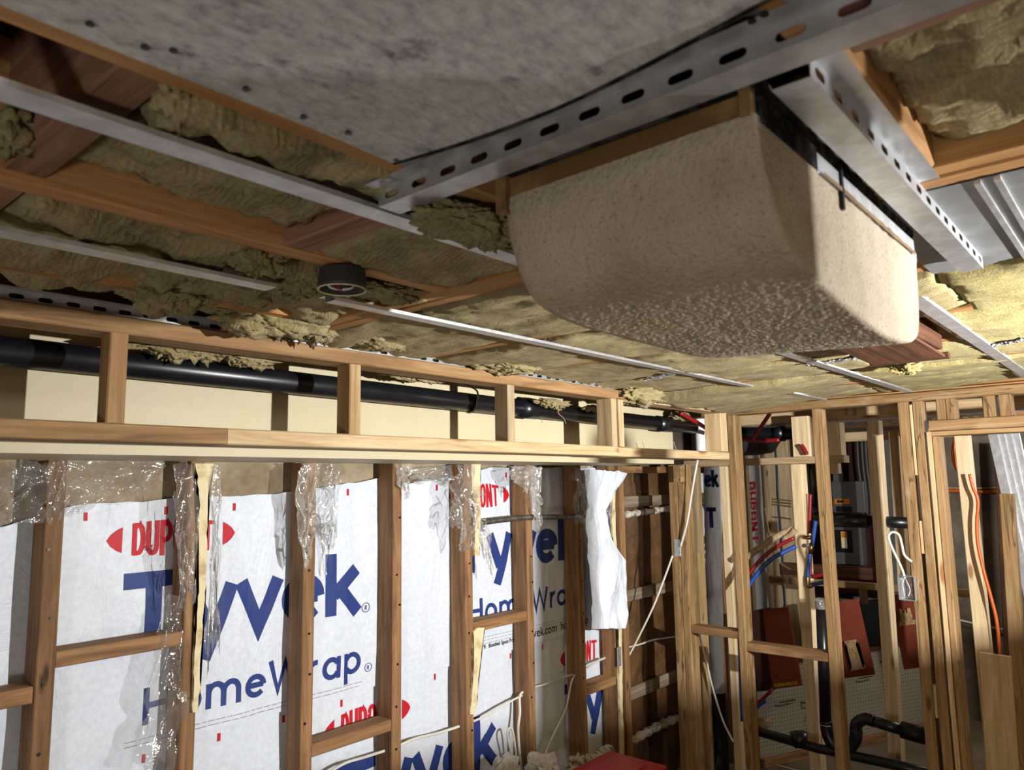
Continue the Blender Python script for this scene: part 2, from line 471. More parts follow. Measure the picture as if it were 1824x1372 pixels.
# ================================================================== SETTING
JB = 2.135                       # underside of the joists
struct(boxo('floor', (-3.1, 7.3, -3.1, 2.75, -0.12, 0.0), 'concrete_floor'), 'grey brown concrete basement floor')
struct(boxo('wall_left', (-3.1, 3.62, 2.435, 2.75, 0.0, 2.40), 'concrete_tan'), 'rough tan foundation wall behind the house wrap')
struct(boxo('wall_left_far', (3.62, 6.62, 2.50, 2.75, 0.0, 2.40), 'concrete'), 'foundation wall beyond the stud partition')
struct(boxo('wall_back', (6.50, 6.75, -3.1, 2.53, 0.0, 2.40), 'concrete'), 'dark grey concrete wall at the far end of the next room')
struct(boxo('wall_right', (-3.1, 6.5, -3.1, -2.98, 0.0, 2.40), 'white_drywall'), 'pale drywall wall on the side of the room behind the photographer')
struct(boxo('wall_front', (-3.1, -2.98, -2.98, 2.53, 0.0, 2.40), 'white_drywall'), 'pale drywall wall behind the photographer')
struct(boxo('ceiling', (-3.1, 6.62, -3.1, 2.75, 2.325, 2.40), 'subfloor'), 'dark wood subfloor above the joists')
# floor boards of the storey above, seen between the joists
cb = None

# ------------------------------------------------------------------ joists
def joist(b, axis, label, mat='wood_joist'):
    return lum('ceiling_joist', b, axis, mat, label, 'joist', 'ceiling joists')
JT = JB + 0.186
JX = [(-0.225, 'orange brown joist at the far right edge of the ceiling, mostly out of view'),
      (0.182, 'orange brown joist ending at the doubled header, right of the duct'),
      (0.655, 'orange brown joist along the left edge of the tarnished sheet metal'),
      (1.052, 'orange brown joist running past the round grey can'),
      (1.470, 'orange brown joist nearest the framed soffit, mostly hidden by insulation'),
      (1.885, 'orange brown joist above the old cream bulkhead')]
for y, lab in JX:
    joist((-2.95, 1.030, y, y + 0.038, JB, JT), 'x', lab)
lum('header_joist', (1.032, 1.068, -2.9, 2.45, JB, JT), 'y', 'wood_joist', 'near ply of the doubled header joist crossing the ceiling', 'joist', 'doubled ceiling header')
lum('header_joist', (1.070, 1.106, -2.9, 2.45, JB - 0.002, JT), 'y', 'wood_joist', 'far ply of the doubled header joist crossing the ceiling', 'joist', 'doubled ceiling header')
JYX = [1.530, 1.985, 2.405, 2.835, 3.250, 3.680, 4.110, 4.540, 4.970, 5.400, 5.830, 6.250]
ordn = ['first', 'second', 'third', 'fourth', 'fifth', 'sixth']
for i, x in enumerate(JYX):
    lab = (ordn[i] + ' cross joist beyond the doubled header, showing as an orange strip between batts') if i < 5 else \
          ordn[i - 5] + ' joist above the next room beyond the stud partition' if i < 11 else 'last joist above the next room, at the far wall'
    joist((x, x + 0.038, -2.9, 2.45, JB, JT), 'y', lab)

# reddish solid blocking between the joists
def blk(b, label):
    return lum('joist_blocking', b, 'y', 'wood_block', label, 'wood block', 'reddish blocking between joists', wane=0.004)
blk((0.262, 0.312, 0.694, 1.051, JB + 0.012, JT), 'reddish rough blocking at the upper left, beside the sheet metal')
blk((0.262, 0.308, 1.091, 1.469, JB + 0.012, JT), 'reddish rough blocking at the left edge, near the soffit')
blk((0.655, 0.710, 0.694, 1.051, JB + 0.004, JT), 'reddish rough blocking under the crossing of two steel channels')
blk((0.655, 0.708, 1.091, 1.469, JB + 0.006, JT), 'reddish rough blocking left of the round grey can')
blk((0.655, 0.710, -0.186, 0.181, JB + 0.006, JT), 'reddish rough blocking at the upper right corner of the ceiling')
blk((0.262, 0.308, -0.186, 0.181, JB + 0.006, JT), 'reddish rough blocking past the upper right corner of the ceiling')

# ------------------------------------------------------------------ insulation batts
def batt(label, x0, x1, y0, y1, zb, amp=0.022, seed=0, tilt=(0, 0), mat='wool', edge=0.02, ribs=False, res=0.011, billow=0.0, group='mineral wool batts between joists', top=None):
    nx = max(6, int((x1 - x0) / res)); ny = max(6, int((y1 - y0) / res))
    cx, cy = (x0 + x1) / 2, (y0 + y1) / 2
    bm = bmesh.new(); g = []
    for j in range(ny + 1):
        row = []
        for i in range(nx + 1):
            u, v = i / nx, j / ny
            x, y = x0 + (x1 - x0) * u, y0 + (y1 - y0) * v
            s = seed * 13.7
            a = fb(x * 5 + s, y * 5, 0.3, 3)
            b = abs(fb(x * 16 + s, y * 13 + 4, 1.3, 3))
            c = fb(x * 60 + s, y * 60, 2.3, 2)
            d = abs(fb(x * 7 + s, y * 9, 5.1, 3))
            z = zb - amp * (0.6 * a + 0.9 * (0.35 - d)) + amp * 0.7 * b + 0.0028 * c
            if ribs:
                z = zb - 0.012 * fb(x * 3 + s, y * 2.2, 0.3, 3) + 0.007 * fb(x * 24 + s, y * 3.0, 2.2, 3) + 0.0035 * abs(fb(x * 55 + s, y * 28, 7.7, 2)) + 0.010 * max(0, abs(fb(x * 5 + s, y * 4, 3.1, 3)) - 0.25)
            z += tilt[0] * (u - 0.5) + tilt[1] * (v - 0.5)
            e = min(u * (x1 - x0), (1 - u) * (x1 - x0), v * (y1 - y0), (1 - v) * (y1 - y0))
            er = max(0.0, 1 - e / 0.04)
            z += edge * er * er * (0.6 + 0.9 * fb(x * 11 + s, y * 11, 9.0, 2))
            z -= billow * math.sin(math.pi * u) ** 0.7 * math.sin(math.pi * v) ** 0.7
            ex = er * 0.005 * fb(x * 40, y * 40 + s, 3.0, 2)
            row.append(bm.verts.new((min(max(x + ex, x0), x1) - cx, min(max(y + ex, y0), y1) - cy, z - zb)))
        g.append(row)
    for j in range(ny):
        for i in range(nx):
            bm.faces.new((g[j][i], g[j][i + 1], g[j + 1][i + 1], g[j + 1][i]))
    tz = (top if top else JT - 0.03) - zb
    rim = [g[0][i] for i in range(nx + 1)] + [g[j][nx] for j in range(1, ny + 1)] + [g[ny][i] for i in range(nx - 1, -1, -1)] + [g[j][0] for j in range(ny - 1, 0, -1)]
    up = [bm.verts.new((v.co.x, v.co.y, tz)) for v in rim]
    for k in range(len(rim)):
        q = (k + 1) % len(rim)
        bm.faces.new((rim[k], rim[q], up[q], up[k]))
    bm.faces.new(up)
    me = mesh_from(bm, 'batt', True)
    o = link('insulation_batt', me, mat, None, (cx, cy, zb))
    return tag(o, label, 'insulation', group)
Z0 = JB + 0.012
batt('olive batt at the upper left corner of the ceiling', -1.2, 0.150, 0.700, 1.045, Z0 + 0.02, 0.03, 1, edge=0.008)
batt('olive batt between the sheet metal edge and the long orange joist', 0.318, 0.648, 0.700, 1.030, Z0 - 0.004, 0.03, 2, (0, 0.05), edge=0.004)
batt('olive batt between the crossing channels and the doubled header', 0.716, 1.026, 0.700, 1.045, Z0 - 0.012, 0.022, 3, (0, 0.0), edge=0.006)
batt('olive batt hanging over the left end of the soffit', -1.2, 0.255, 1.096, 1.56, Z0 - 0.010, 0.032, 4, edge=0.004)
batt('olive batt over the soffit with a torn dark hollow', 0.315, 0.640, 1.096, 1.58, Z0 - 0.012, 0.036, 5, edge=0.004)
batt('olive batt packed around the round grey can', 0.716, 1.026, 1.190, 1.60, Z0 - 0.012, 0.032, 6, edge=0.004)
batt('dark olive batt at the upper right corner beside the reddish blocking', 0.716, 1.020, -0.182, 0.178, Z0 + 0.002, 0.03, 7, edge=0.006)
batt('dark olive batt at the upper right edge, in front of the blocking', 0.315, 0.650, -0.182, 0.178, Z0 + 0.02, 0.03, 8)
# bays beyond the header
batt('smooth ribbed olive batt just beyond the doubled header, left of the duct', 1.112, 1.524, 0.66, 1.86, Z0 - 0.022, 0.012, 9, edge=0.008, ribs=True)
batt('olive batt in the second bay beyond the header', 1.574, 1.980, 0.30, 1.86, Z0 - 0.022, 0.012, 11, edge=0.008, ribs=True)
batt('yellow batt in the second bay right of the duct', 1.574, 1.980, -1.2, 0.295, Z0 - 0.022, 0.014, 12, mat='wool_yellow', edge=0.016, ribs=True)
batt('olive batt in the third bay beyond the header', 2.029, 2.400, 0.64, 1.86, Z0 - 0.022, 0.013, 13, edge=0.008, ribs=True)
batt('yellow batt in the third bay beside the brown register box', 2.029, 2.400, -1.2, 0.40, Z0 - 0.022, 0.014, 14, mat='wool_yellow', edge=0.016, ribs=True)
batt('olive batt in the fourth bay with a silver foil edge', 2.449, 2.830, 0.72, 1.86, Z0 - 0.022, 0.012, 15, edge=0.008, ribs=True)
batt('yellow batt in the fourth bay at the right edge of the view', 2.449, 2.830, -1.0, 0.715, Z0 - 0.020, 0.02, 16, mat='wool_yellow', edge=0.016, ribs=True)
batt('sagging olive batt in the fifth bay above the end of the soffit', 2.879, 3.245, 0.85, 1.645, Z0 - 0.040, 0.016, 17, (0, -0.06), edge=0.004, billow=0.012, ribs=True)
batt('yellow ribbed batt in the fifth bay above the door header', 2.879, 3.245, -0.8, 0.845, Z0 - 0.022, 0.02, 18, mat='wool_yellow', edge=0.016, ribs=True)
batt('sagging olive batt in the last bay before the stud partition, left end', 3.294, 3.672, 0.95, 1.645, Z0 - 0.036, 0.016, 19, (0, -0.05), edge=0.004, billow=0.012, ribs=True)
batt('pale yellow batt in the last bay before the stud partition, right end', 3.294, 3.672, -0.6, 0.945, Z0 - 0.018, 0.016, 20, mat='wool_yellow', edge=0.014, ribs=True)

# torn clumps of wool hanging below the batts and over the soffit framing
def clump(label, c, s, seed, mat='wool', hang=0.5, sub=5, cat='insulation', group='torn clumps of mineral wool', rot=0.0):
    bm = bmesh.new(); bmesh.ops.create_icosphere(bm, subdivisions=sub, radius=1.0)
    q = seed * 7.31
    for v in bm.verts:
        p = v.co.copy()
        a = fb(p.x * 1.5 + q, p.y * 1.5, p.z * 1.5, 3)
        b = abs(fb(p.x * 4 + q, p.y * 4, p.z * 2.5 + 3, 3))
        d = fb(p.x * 11 + q, p.y * 11, p.z * 6, 3)
        k = 1 + 0.40 * a - 0.40 * b + 0.07 * d
        lo = max(0.0, -p.z)
        k2 = max(0.0, fb(p.x * 5 + q, p.y * 5, 0.7, 2)) * hang * 0.9 * lo
        v.co = Vector((p.x * k * s[0], p.y * k * s[1], p.z * k * s[2] - k2 * s[2]))
    bmesh.ops.rotate(bm, verts=bm.verts, cent=(0, 0, 0), matrix=Matrix.Rotation(rot, 3, 'Z'))
    o = link('wool_clump', mesh_from(bm, 'wool_clump', True), mat, None, c)
    return tag(o, label, cat, group)
def cl(label, px, py, Y, s, seed, **k):
    return clump(label, W(px, py, Y=Y), s, seed, **k)
cl('large shaggy wool clump drooping over the left part of the soffit channel', 285, 516, 1.50, (0.085, 0.06, 0.042), 1, hang=0.4)
cl('wool clump below the torn end of the short steel channel', 440, 500, 1.36, (0.17, 0.09, 0.045), 2, hang=0.3)
cl('broad wool clump drooping onto the soffit plate right of the first post', 470, 560, 1.56, (0.17, 0.08, 0.048), 3, hang=0.5)
cl('pointed wool clump hanging over the soffit plate above the second post', 562, 570, 1.57, (0.075, 0.06, 0.050), 4, hang=0.9)
cl('wool clump lying along the slotted channel above the second post', 668, 600, 1.60, (0.13, 0.07, 0.032), 5, hang=0.3)
cl('round wool clump drooping over the slotted channel above the third post', 905, 646, 1.60, (0.14, 0.07, 0.034), 6, hang=0.5)
cl('wool clump beside the double post at the end of the long soffit plate', 1135, 705, 1.66, (0.15, 0.09, 0.045), 7, hang=0.3)
cl('yellowish wool clump on the corner where the soffit meets the partition', 1260, 720, 1.72, (0.20, 0.10, 0.035), 8, mat='wool_yellow', hang=0.3)
cl('small wool tuft at the end of the steel channel, above the round can', 545, 500, 1.24, (0.06, 0.05, 0.028), 9, hang=0.6)
cl('small wool tuft between the orange joist and the short channel', 455, 462, 1.14, (0.055, 0.035, 0.025), 10, hang=0.8)
cl('wool tuft right of the round grey can', 690, 522, 1.17, (0.09, 0.05, 0.018), 21, hang=0.5)
cl('shaggy tuft beside the reddish blocking at the upper left', 312, 178, 0.72, (0.022, 0.02, 0.020), 11, hang=1.2, sub=4)
cl('shaggy tuft at the far left edge of the ceiling', 18, 235, 0.98, (0.03, 0.05, 0.03), 12, hang=0.8, sub=4)
cl('wool bulge at the left edge of the duct, above the steel channel', 850, 405, 0.70, (0.10, 0.05, 0.024), 13, hang=0.3)
cl('shreds of wool hanging behind the soffit plate right of the first post', 330, 620, 1.80, (0.14, 0.03, 0.022), 14, hang=1.8, mat='wool')
cl('shreds of wool hanging behind the soffit plate left of the second post', 440, 638, 1.80, (0.10, 0.03, 0.016), 15, hang=1.8)
cl('shreds of wool hanging behind the soffit plate right of the second post', 745, 672, 1.80, (0.14, 0.03, 0.010), 16, hang=1.8)
cl('shreds of wool hanging before the black pipe right of the third post', 985, 718, 1.80, (0.12, 0.03, 0.014), 17, hang=2.0)
cl('shreds of wool hanging before the black pipe left of the double post', 1058, 728, 1.80, (0.08, 0.03, 0.012), 18, hang=1.6)
cl('square wool flap hanging right of the double post', 1212, 742, 1.86, (0.10, 0.03, 0.035), 19, hang=0.3)
cl('wool tuft clinging under the brown register box', 1615, 655, 0.62, (0.07, 0.05, 0.022), 20, mat='wool_yellow', hang=0.6)

# foil strips stuck along two of the far joists
for lab, a, b_ in (('crinkled silver foil strip along the fourth cross joist, left part', W(1150, 678, Z=JB - .012), W(1240, 655, Z=JB - .012)),
                   ('crinkled silver foil strip beside the brown register box', W(1440, 650, Z=JB - .012), W(1555, 634, Z=JB - .012)),
                   ('crinkled silver foil strip at the right end of the ceiling', W(1755, 618, Z=JB - .012), W(1830, 604, Z=JB - .012))):
    bm = bmesh.new(); d = (b_ - a); prev = None
    for i in range(41):
        p = a + d * (i / 40) - (a + b_) / 2
        r = [bm.verts.new((p.x + (k - 2) * 0.013, p.y, p.z + 0.007 * fb(i * 0.9, k * 1.3, a.x, 3))) for k in range(5)]
        if prev:
            for k in range(4): bm.faces.new((prev[k], prev[k + 1], r[k + 1], r[k]))
        prev = r
    tag(link('foil_strip', mesh_from(bm, 'foil'), 'galvanised', None, (a + b_) / 2), lab, 'foil')

# ------------------------------------------------------------------ tarnished return-air sheet metal
def sheet(name, x0, x1, y0, y1, fz, mat, label, cat='sheet metal', nx=40, ny=24):
    cx, cy = (x0 + x1) / 2, (y0 + y1) / 2
    bm = bmesh.new(); g = []
    for j in range(ny + 1):
        row = []
        for i in range(nx + 1):
            x = x0 + (x1 - x0) * i / nx; y = y0 + (y1 - y0) * j / ny
            row.append(bm.verts.new((x - cx, y - cy, fz(x, y))))
        g.append(row)
    top = [[bm.verts.new((v.co.x, v.co.y, v.co.z + 0.0012)) for v in r] for r in g]
    for j in range(ny):
        for i in range(nx):
            bm.faces.new((g[j][i], g[j + 1][i], g[j + 1][i + 1], g[j][i + 1]))
            bm.faces.new((top[j][i], top[j][i + 1], top[j + 1][i + 1], top[j + 1][i]))
    o = link(name, mesh_from(bm, name, True), mat, None, (cx, cy, 0))
    return tag(o, label, cat)
big = sheet('return_air_pan', -1.4, 0.556, 0.186, 0.660, lambda x, y: JB - 0.004 - 0.004 * math.sin(math.pi * (y - .186) / .482) - 0.002 * fb(x * 4, y * 6) - 0.014 * max(0, (x - 0.46) / 0.096) ** 3 * math.sin(math.pi * (y - .186) / .482),
            'tarnished_sheet', 'large blotchy grey tarnished metal sheet nailed under the joists')
strip = sheet('return_air_pan', 0.520, 0.618, 0.190, 0.664, lambda x, y: JB - 0.001 + 0.045 * max(0, (x - .555) / .06) ** 1.5 * min(1, (y - .19) * 12) * min(1, (.664 - y) * 6),
              'tarnished_strip', 'narrow tarnished metal strip lapped beyond the edge of the large sheet', nx=10)
def fz_edge(y): return JB - 0.004 - 0.004 * math.sin(math.pi * (y - .186) / .474) - 0.014 * math.sin(math.pi * (y - .186) / .482)
hem = tube('folded_hem', [(0.556, y, fz_edge(y) - 0.001) for y in [0.188 + 0.47 * q / 12 for q in range(13)]], 0.0022, 'black_dirt', big, 8)
def nail_head(parent, p, r=0.004):
    bm = bmesh.new()
    bmesh.ops.create_cone(bm, cap_ends=True, segments=8, radius1=r * 0.6, radius2=r, depth=0.003)
    bmesh.ops.rotate(bm, verts=bm.verts, cent=(0, 0, 0), matrix=Matrix.Rotation(math.pi, 3, 'X'))
    return link('nail', mesh_from(bm, 'nail'), 'screw_steel', parent, Vector(p) - parent.location)
for px, py in ((258, 82), (309, 88), (438, 157), (540, 207), (620, 235), (706, 283), (160, 40)):
    p = W(px, py, Z=JB - 0.006); nail_head(big, (p.x, p.y, JB - 0.0065))
for px, py in ((747, 275), (1340, 42), (1362, 30), (724, 268)):
    p = W(px, py, Z=JB - 0.006); nail_head(strip, (p.x, p.y, JB - 0.003))
pan2 = sheet('return_air_pan', 1.108, 1.585, -0.9, 0.300, lambda x, y: JB - 0.003, 'pan_metal', 'smooth grey metal pan with ribs at the right, beyond the header', nx=6, ny=6)
for yy in (0.150, 0.128):
    bm = bmesh.new(); bm_box(bm, -0.235, 0.235, -0.004, 0.004, -0.005, 0.0)
    link('stiffening_rib', mesh_from(bm, 'rib'), 'galvanised', pan2, Vector((1.346, yy, JB - 0.003)) - pan2.location)

# ------------------------------------------------------------------ steel channels
def channel(label, axis, a0, a1, wpos, s, zt=JB, depth=None, face=0.036, flange=0.024, slots=True, pitch=0.051, cat='steel channel', name='resilient_channel'):
    """z-shaped ceiling channel: flange on the joists, (slotted) web, flat face; axis 'x' or 'y'; web at wpos, face towards sign s"""
    bm = bmesh.new()
    depth = depth or (0.024 if slots else 0.015)
    zf = zt - depth
    def P(a, b, z):
        return bm.verts.new((a, b, z)) if axis == 'x' else bm.verts.new((b, a, z))
    am = (a0 + a1) / 2; L = a1 - a0
    def quad(p): bm.faces.new(p)
    n = max(1, int(L / pitch)); st = L / n
    fl, fc = wpos - s * flange, wpos + s * face
    # flange, face, lip
    quad([P(a0, fl, zt - .001), P(a1, fl, zt - .001), P(a1, wpos, zt - .001), P(a0, wpos, zt - .001)])
    quad([P(a0, wpos, zf), P(a1, wpos, zf), P(a1, fc, zf), P(a0, fc, zf)])
    quad([P(a0, fc, zf), P(a1, fc, zf), P(a1, fc + s * .002, zf + .006), P(a0, fc + s * .002, zf + .006)])
    if not slots:
        quad([P(a0, wpos, zf), P(a1, wpos, zf), P(a1, wpos, zt - .001), P(a0, wpos, zt - .001)])
    else:
        hz = (zt - .001 + zf) / 2; hh = (zt - .001 - zf) / 2
        sl, sh = 0.0135, 0.0048
        for k in range(n):
            c0 = a0 + st * (k + 0.5)
            inner = []
            for q in range(5):
                t = -math.pi / 2 + math.pi * q / 4; inner.append((sl - sh + sh * math.cos(t), sh * math.sin(t)))
            for q in range(5):
                t = math.pi / 2 + math.pi * q / 4; inner.append((-(sl - sh) + sh * math.cos(t), sh * math.sin(t)))
            hw = st / 2
            outer = [(hw * .45, -hh), (hw, -hh), (hw, 0), (hw, hh), (hw * .45, hh), (-hw * .45, hh), (-hw, hh), (-hw, 0), (-hw, -hh), (-hw * .45, -hh)]
            vi = [P(c0 + p[0], wpos, hz + p[1]) for p in inner]; vo = [P(c0 + p[0], wpos, hz + p[1]) for p in outer]
            for q in range(10):
                r_ = (q + 1) % 10
                quad([vo[q], vo[r_], vi[r_], vi[q]])
    bmesh.ops.remove_doubles(bm, verts=bm.verts[:], dist=0.0004)
    ctr = Vector((am, wpos, zf)) if axis == 'x' else Vector((wpos, am, zf))
    for v in bm.verts: v.co -= ctr
    me = mesh_from(bm, name)
    o = link(name, me, 'galvanised', None, ctr)
    md = o.modifiers.new('gauge', 'SOLIDIFY'); md.thickness = 0.0008; md.offset = 0
    return tag(o, label, cat, 'steel ceiling channels')
channel('slotted steel channel along the front of the duct, under the tarnished sheet', 'y', -0.75, 0.745, 0.604, 1)
channel('slotted steel channel along the right side of the duct, under a joist', 'x', 0.664, 1.520, 0.209, 1)
channel('long bright steel channel crossing the upper left ceiling to the duct', 'x', -1.0, 1.30, 0.806, -1, zt=JB - 0.001, slots=False)
channel('short steel channel along the left ceiling, ending before the round can', 'x', -1.0, 0.735, 1.234, -1, zt=JB - 0.008, slots=False)
channel('steel channel starting at the round can, lapped over the next one', 'x', 0.865, 1.46, 1.232, -1, zt=JB - 0.008, slots=False, face=0.030)
channel('thin steel channel continuing beyond the lap to the far ceiling', 'x', 1.30, 3.10, 1.240, -1, zt=JB - 0.005, slots=False, face=0.030)
channel('steel channel coming out from under the duct towards the partition', 'x', 1.75, 3.66, 0.846, -1, slots=False, face=0.032)
channel('steel channel right of the duct running to the door header', 'x', 1.62, 3.55, 0.382, -1, slots=False, face=0.034)
channel('short steel channel end above the partition corner', 'x', 3.12, 3.66, 1.214, -1, zt=JB - 0.004, slots=False, face=0.030)
channel('slotted steel channel lying on top of the soffit plate', 'x', -0.9, 2.58, 1.672, 1, zt=JB + 0.008, depth=0.026, face=0.030)

# ------------------------------------------------------------------ the coated duct boot
def duct():
    t = empty('duct_boot', (0.98, 0.425, 1.94), 'large beige mastic-coated duct boot hanging from the ceiling', 'duct')
    YR, YL = 0.262, 0.592
    right = [(0.662, .345), (0.665, .323), (0.678, .293), (0.694, .264), (0.718, .237), (0.760, .217), (0.834, .206), (0.941, .194), (1.058, .185), (1.176, .190), (1.240, .206), (1.262, .235), (1.275, .30), (1.280, .345)]
    left = [(0.666, .345), (0.664, .330), (0.668, .306), (0.682, .267), (0.704, .234), (0.742, .215), (0.800, .206), (0.880, .203), (1.00, .202), (1.13, .203), (1.215, .212), (1.25, .240), (1.27, .30), (1.275, .345)]
    def dens(pr, n):
        pts = smooth_path([Vector((a, b, 0)) for a, b in pr], 12)
        L = [0]
        for i in range(1, len(pts)): L.append(L[-1] + (pts[i] - pts[i - 1]).length)
        out = []; k = 0
        for q in range(n + 1):
            s = L[-1] * q / n
            while k < len(L) - 2 and L[k + 1] < s: k += 1
            f = (s - L[k]) / max(1e-9, L[k + 1] - L[k]); out.append(pts[k].lerp(pts[k + 1], f))
        return out
    n = 540; m = 190
    PR, PL = dens(right, n), dens(left, n)
    bm = bmesh.new(); g = []
    rad = 0.030
    def rough(x, y, z):
        return 0.0005 * fb(x * 18, y * 18, z * 18, 2) + 0.0010 * fb(x * 170, y * 170, z * 170, 2)
    def ring(inset, y, k):
        row = []
        for q in range(n + 1):
            a = PR[q].lerp(PL[q], k)
            cen = Vector((0.97, 0.33))
            p = Vector((a.x, a.y))
            if inset > 0:
                dx = -1 if False else 0
                dirv = (Vector((0.97, 0.345)) - p); dirv.normalize()
                p = p + dirv * inset * (1.0 if p.y < .33 else 0.4)
            r = rough(p.x, y, p.y)
            nrm = Vector((0, 0)); a0 = PR[max(0, q - 1)].lerp(PL[max(0, q - 1)], k); a1 = PR[min(n, q + 1)].lerp(PL[min(n, q + 1)], k)
            tg = (a1 - a0); nr = Vector((-tg.y, tg.x)); nr.normalize()
            row.append(bm.verts.new((p.x - nr.x * r - t.location.x, y - t.location.y, p.y - nr.y * r + EYE - t.location.z)))
        return row
    rows = []
    for k in range(4): # right edge, tight rounding
        a = math.pi / 2 * k / 3; rr = 0.007
        rows.append(ring(rr * (1 - math.sin(a)), YR + rr * (1 - math.cos(a)), 0))
    for j in range(1, m): rows.append(ring(0, YR + 0.007 + (YL - rad - YR - 0.007) * j / m, j / m * (YL - rad - YR) / (YL - YR)))
    for k in range(7): # left edge, generous rounding
        a = math.pi / 2 * k / 6
        rows.append(ring(rad * (1 - math.cos(a)), YL - rad + rad * math.sin(a), 1))
    for a, b in zip(rows, rows[1:]):
        for q in range(n): bm.faces.new((a[q], a[q + 1], b[q + 1], b[q]))
    # flat side walls, built as fans of strips towards the top middle line
    for row, y, sgn in ((rows[0], YR, -1), (rows[-1], YL, 1)):
        prev = row
        for s in range(1, 16):
            f = s / 15; cur = []
            for q in range(n + 1):
                b0 = row[q].co
                tgt = Vector((0.662 + (1.28 - 0.662) * q / n - t.location.x, y - t.location.y, .345 + EYE - t.location.z))
                p = b0.lerp(tgt, f)
                p.y += sgn * (-abs(rough(p.x * 1.3, y + 3, p.z)) * (1 if f < 1 else 0))
                cur.append(bm.verts.new(p))
            for q in range(n): bm.faces.new((prev[q], prev[q + 1], cur[q + 1], cur[q]))
            prev = cur
    link('coated_body', mesh_from(bm, 'coated_body', True), 'duct_coating', t)
    z0, z1 = EYE + .338, EYE + .372
    # collar of bare metal and tape above the coating
    c = boxo('tape_band', (0.667, 1.276, 0.268, 0.586, z0, z1), 'brown_tape', t, 0.003)
    boxo('dirt_line', (0.664, 1.279, 0.264, 0.590, z1 - 0.001, JB + 0.012), 'black_dirt', t, 0.002)
    boxo('sheet_metal_collar', (0.83, 1.26, 0.2605, 0.275, EYE + .338, EYE + .362), 'galvanised', t, 0.001)
    boxo('dirt_patch', (0.676, 0.829, 0.2600, 0.275, EYE + .340, EYE + .368), 'black_dirt', t, 0.001)
    boxo('duct_strap', (0.905, 0.913, 0.2575, 0.264, EYE + .315, EYE + .372), 'abs_dark', t, 0.001)
    boxo('metal_corner', (0.659, 0.672, 0.264, 0.276, EYE + .343, EYE + .372), 'brown_tape', t, 0.001)
    boxo('metal_corner', (0.657, 0.670, 0.572, 0.588, EYE + .325, EYE + .372), 'brown_tape', t, 0.001)
    bm = bmesh.new()
    pv = None
    for i in range(24): # dried trickle and rust line along the collar
        x = 0.84 + 0.41 * i / 23
        a = bm.verts.new((x - t.location.x, 0.2575 - t.location.y, EYE + .336 - 0.004 * abs(fb(x * 30, 1, 2)) - t.location.z))
        b = bm.verts.new((x - t.location.x, 0.2575 - t.location.y, EYE + .341 + 0.003 * fb(x * 40, 5, 2) - t.location.z))
        if pv: bm.faces.new((pv[0], a, b, pv[1]))
        pv = (a, b)
    link('rust_line', mesh_from(bm, 'rust_line'), 'brown_tape', t)
duct()

# round grey can with red wires
def can():
    c = W(617, 507, Z=EYE + .352)
    t = empty('electrical_can', (c.x, c.y + .012, EYE + .345), 'round dark grey plastic can in the ceiling with wires inside', 'electrical box')
    bm = bmesh.new(); n = 32; prev = None
    for r, z in ((0.040, 0.035), (0.042, 0.02), (0.043, 0.006), (0.043, 0.0), (0.039, 0.0), (0.038, 0.030), (0.0001, 0.032)):
        ring = [bm.verts.new((r * math.cos(2 * math.pi * k / n), r * math.sin(2 * math.pi * k / n), z)) for k in range(n)]
        if prev:
            for k in range(n): bm.faces.new((prev[k], prev[(k + 1) % n], ring[(k + 1) % n], ring[k]))
        prev = ring
    link('can_body', mesh_from(bm, 'can_body', True), 'dark_grey_plastic', t)
    bm = bmesh.new(); pts = [(0.0415 * math.cos(2 * math.pi * k / 32), 0.0415 * math.sin(2 * math.pi * k / 32), -0.0005) for k in range(33)]
    bm_tube(bm, pts, 0.0016, 6); link('pale_rim', mesh_from(bm, 'pale_rim', True), 'gypsum_paper', t)
    for k, m in ((0, 'pex_red'), (1, 'pex_red'), (2, 'cable_white')):
        pts = smooth_path([(-0.03, 0.012 * k - .01, 0.025), (-0.012, 0.01 * k - .004, 0.004), (0.012, 0.006 - .008 * k, 0.003), (0.032, 0.004, 0.025)])
        bm = bmesh.new(); bm_tube(bm, pts, 0.0022, 6); link('wire', mesh_from(bm, 'wire', True), m, t)
    bm = bmesh.new(); bmesh.ops.create_icosphere(bm, subdivisions=2, radius=0.005)
    link('screw', mesh_from(bm, 'screw', True), 'galvanised', t, (0.035, 0.028, 0.002))
can()

# brown register box hanging open in the third bay
def register():
    a, b = W(1540, 612, Z=EYE + .335), W(1640, 604, Z=EYE + .335)
    t = empty('register_box', (2.20, 0.52, EYE + .33), 'dark brown open register box with a hinged flap, beyond the duct', 'register')
    boxo('front_side', (2.000, 2.012, 0.430, 0.625, EYE + .342, EYE + .388), 'wood_dark', t, 0.002)
    boxo('back_side', (2.30, 2.312, 0.430, 0.625, EYE + .345, EYE + .385), 'wood_dark', t, 0.002)
    boxo('side_board', (2.012, 2.30, 0.430, 0.442, EYE + .342, EYE + .385), 'wood_dark', t, 0.002)
    boxo('side_board', (2.012, 2.30, 0.613, 0.625, EYE + .342, EYE + .385), 'wood_dark', t, 0.002)
    f = beam('flap', (2.02, 0.528, EYE + .338), (2.36, 0.528, EYE + .330), 0.19, 0.008, (0, 1, 0), 'wood_dark', t)
    beam('flap_edge', (2.36, 0.425, EYE + .333), (2.36, 0.63, EYE + .333), 0.03, 0.016, (1, 0, 0), 'wood_dark', t)
    tube('hanger_wire', [(2.03, 0.56, EYE + .33), (2.04, 0.555, EYE + .345), (2.05, 0.55, EYE + .38)], 0.0015, 'galvanised', t, 6)
register()

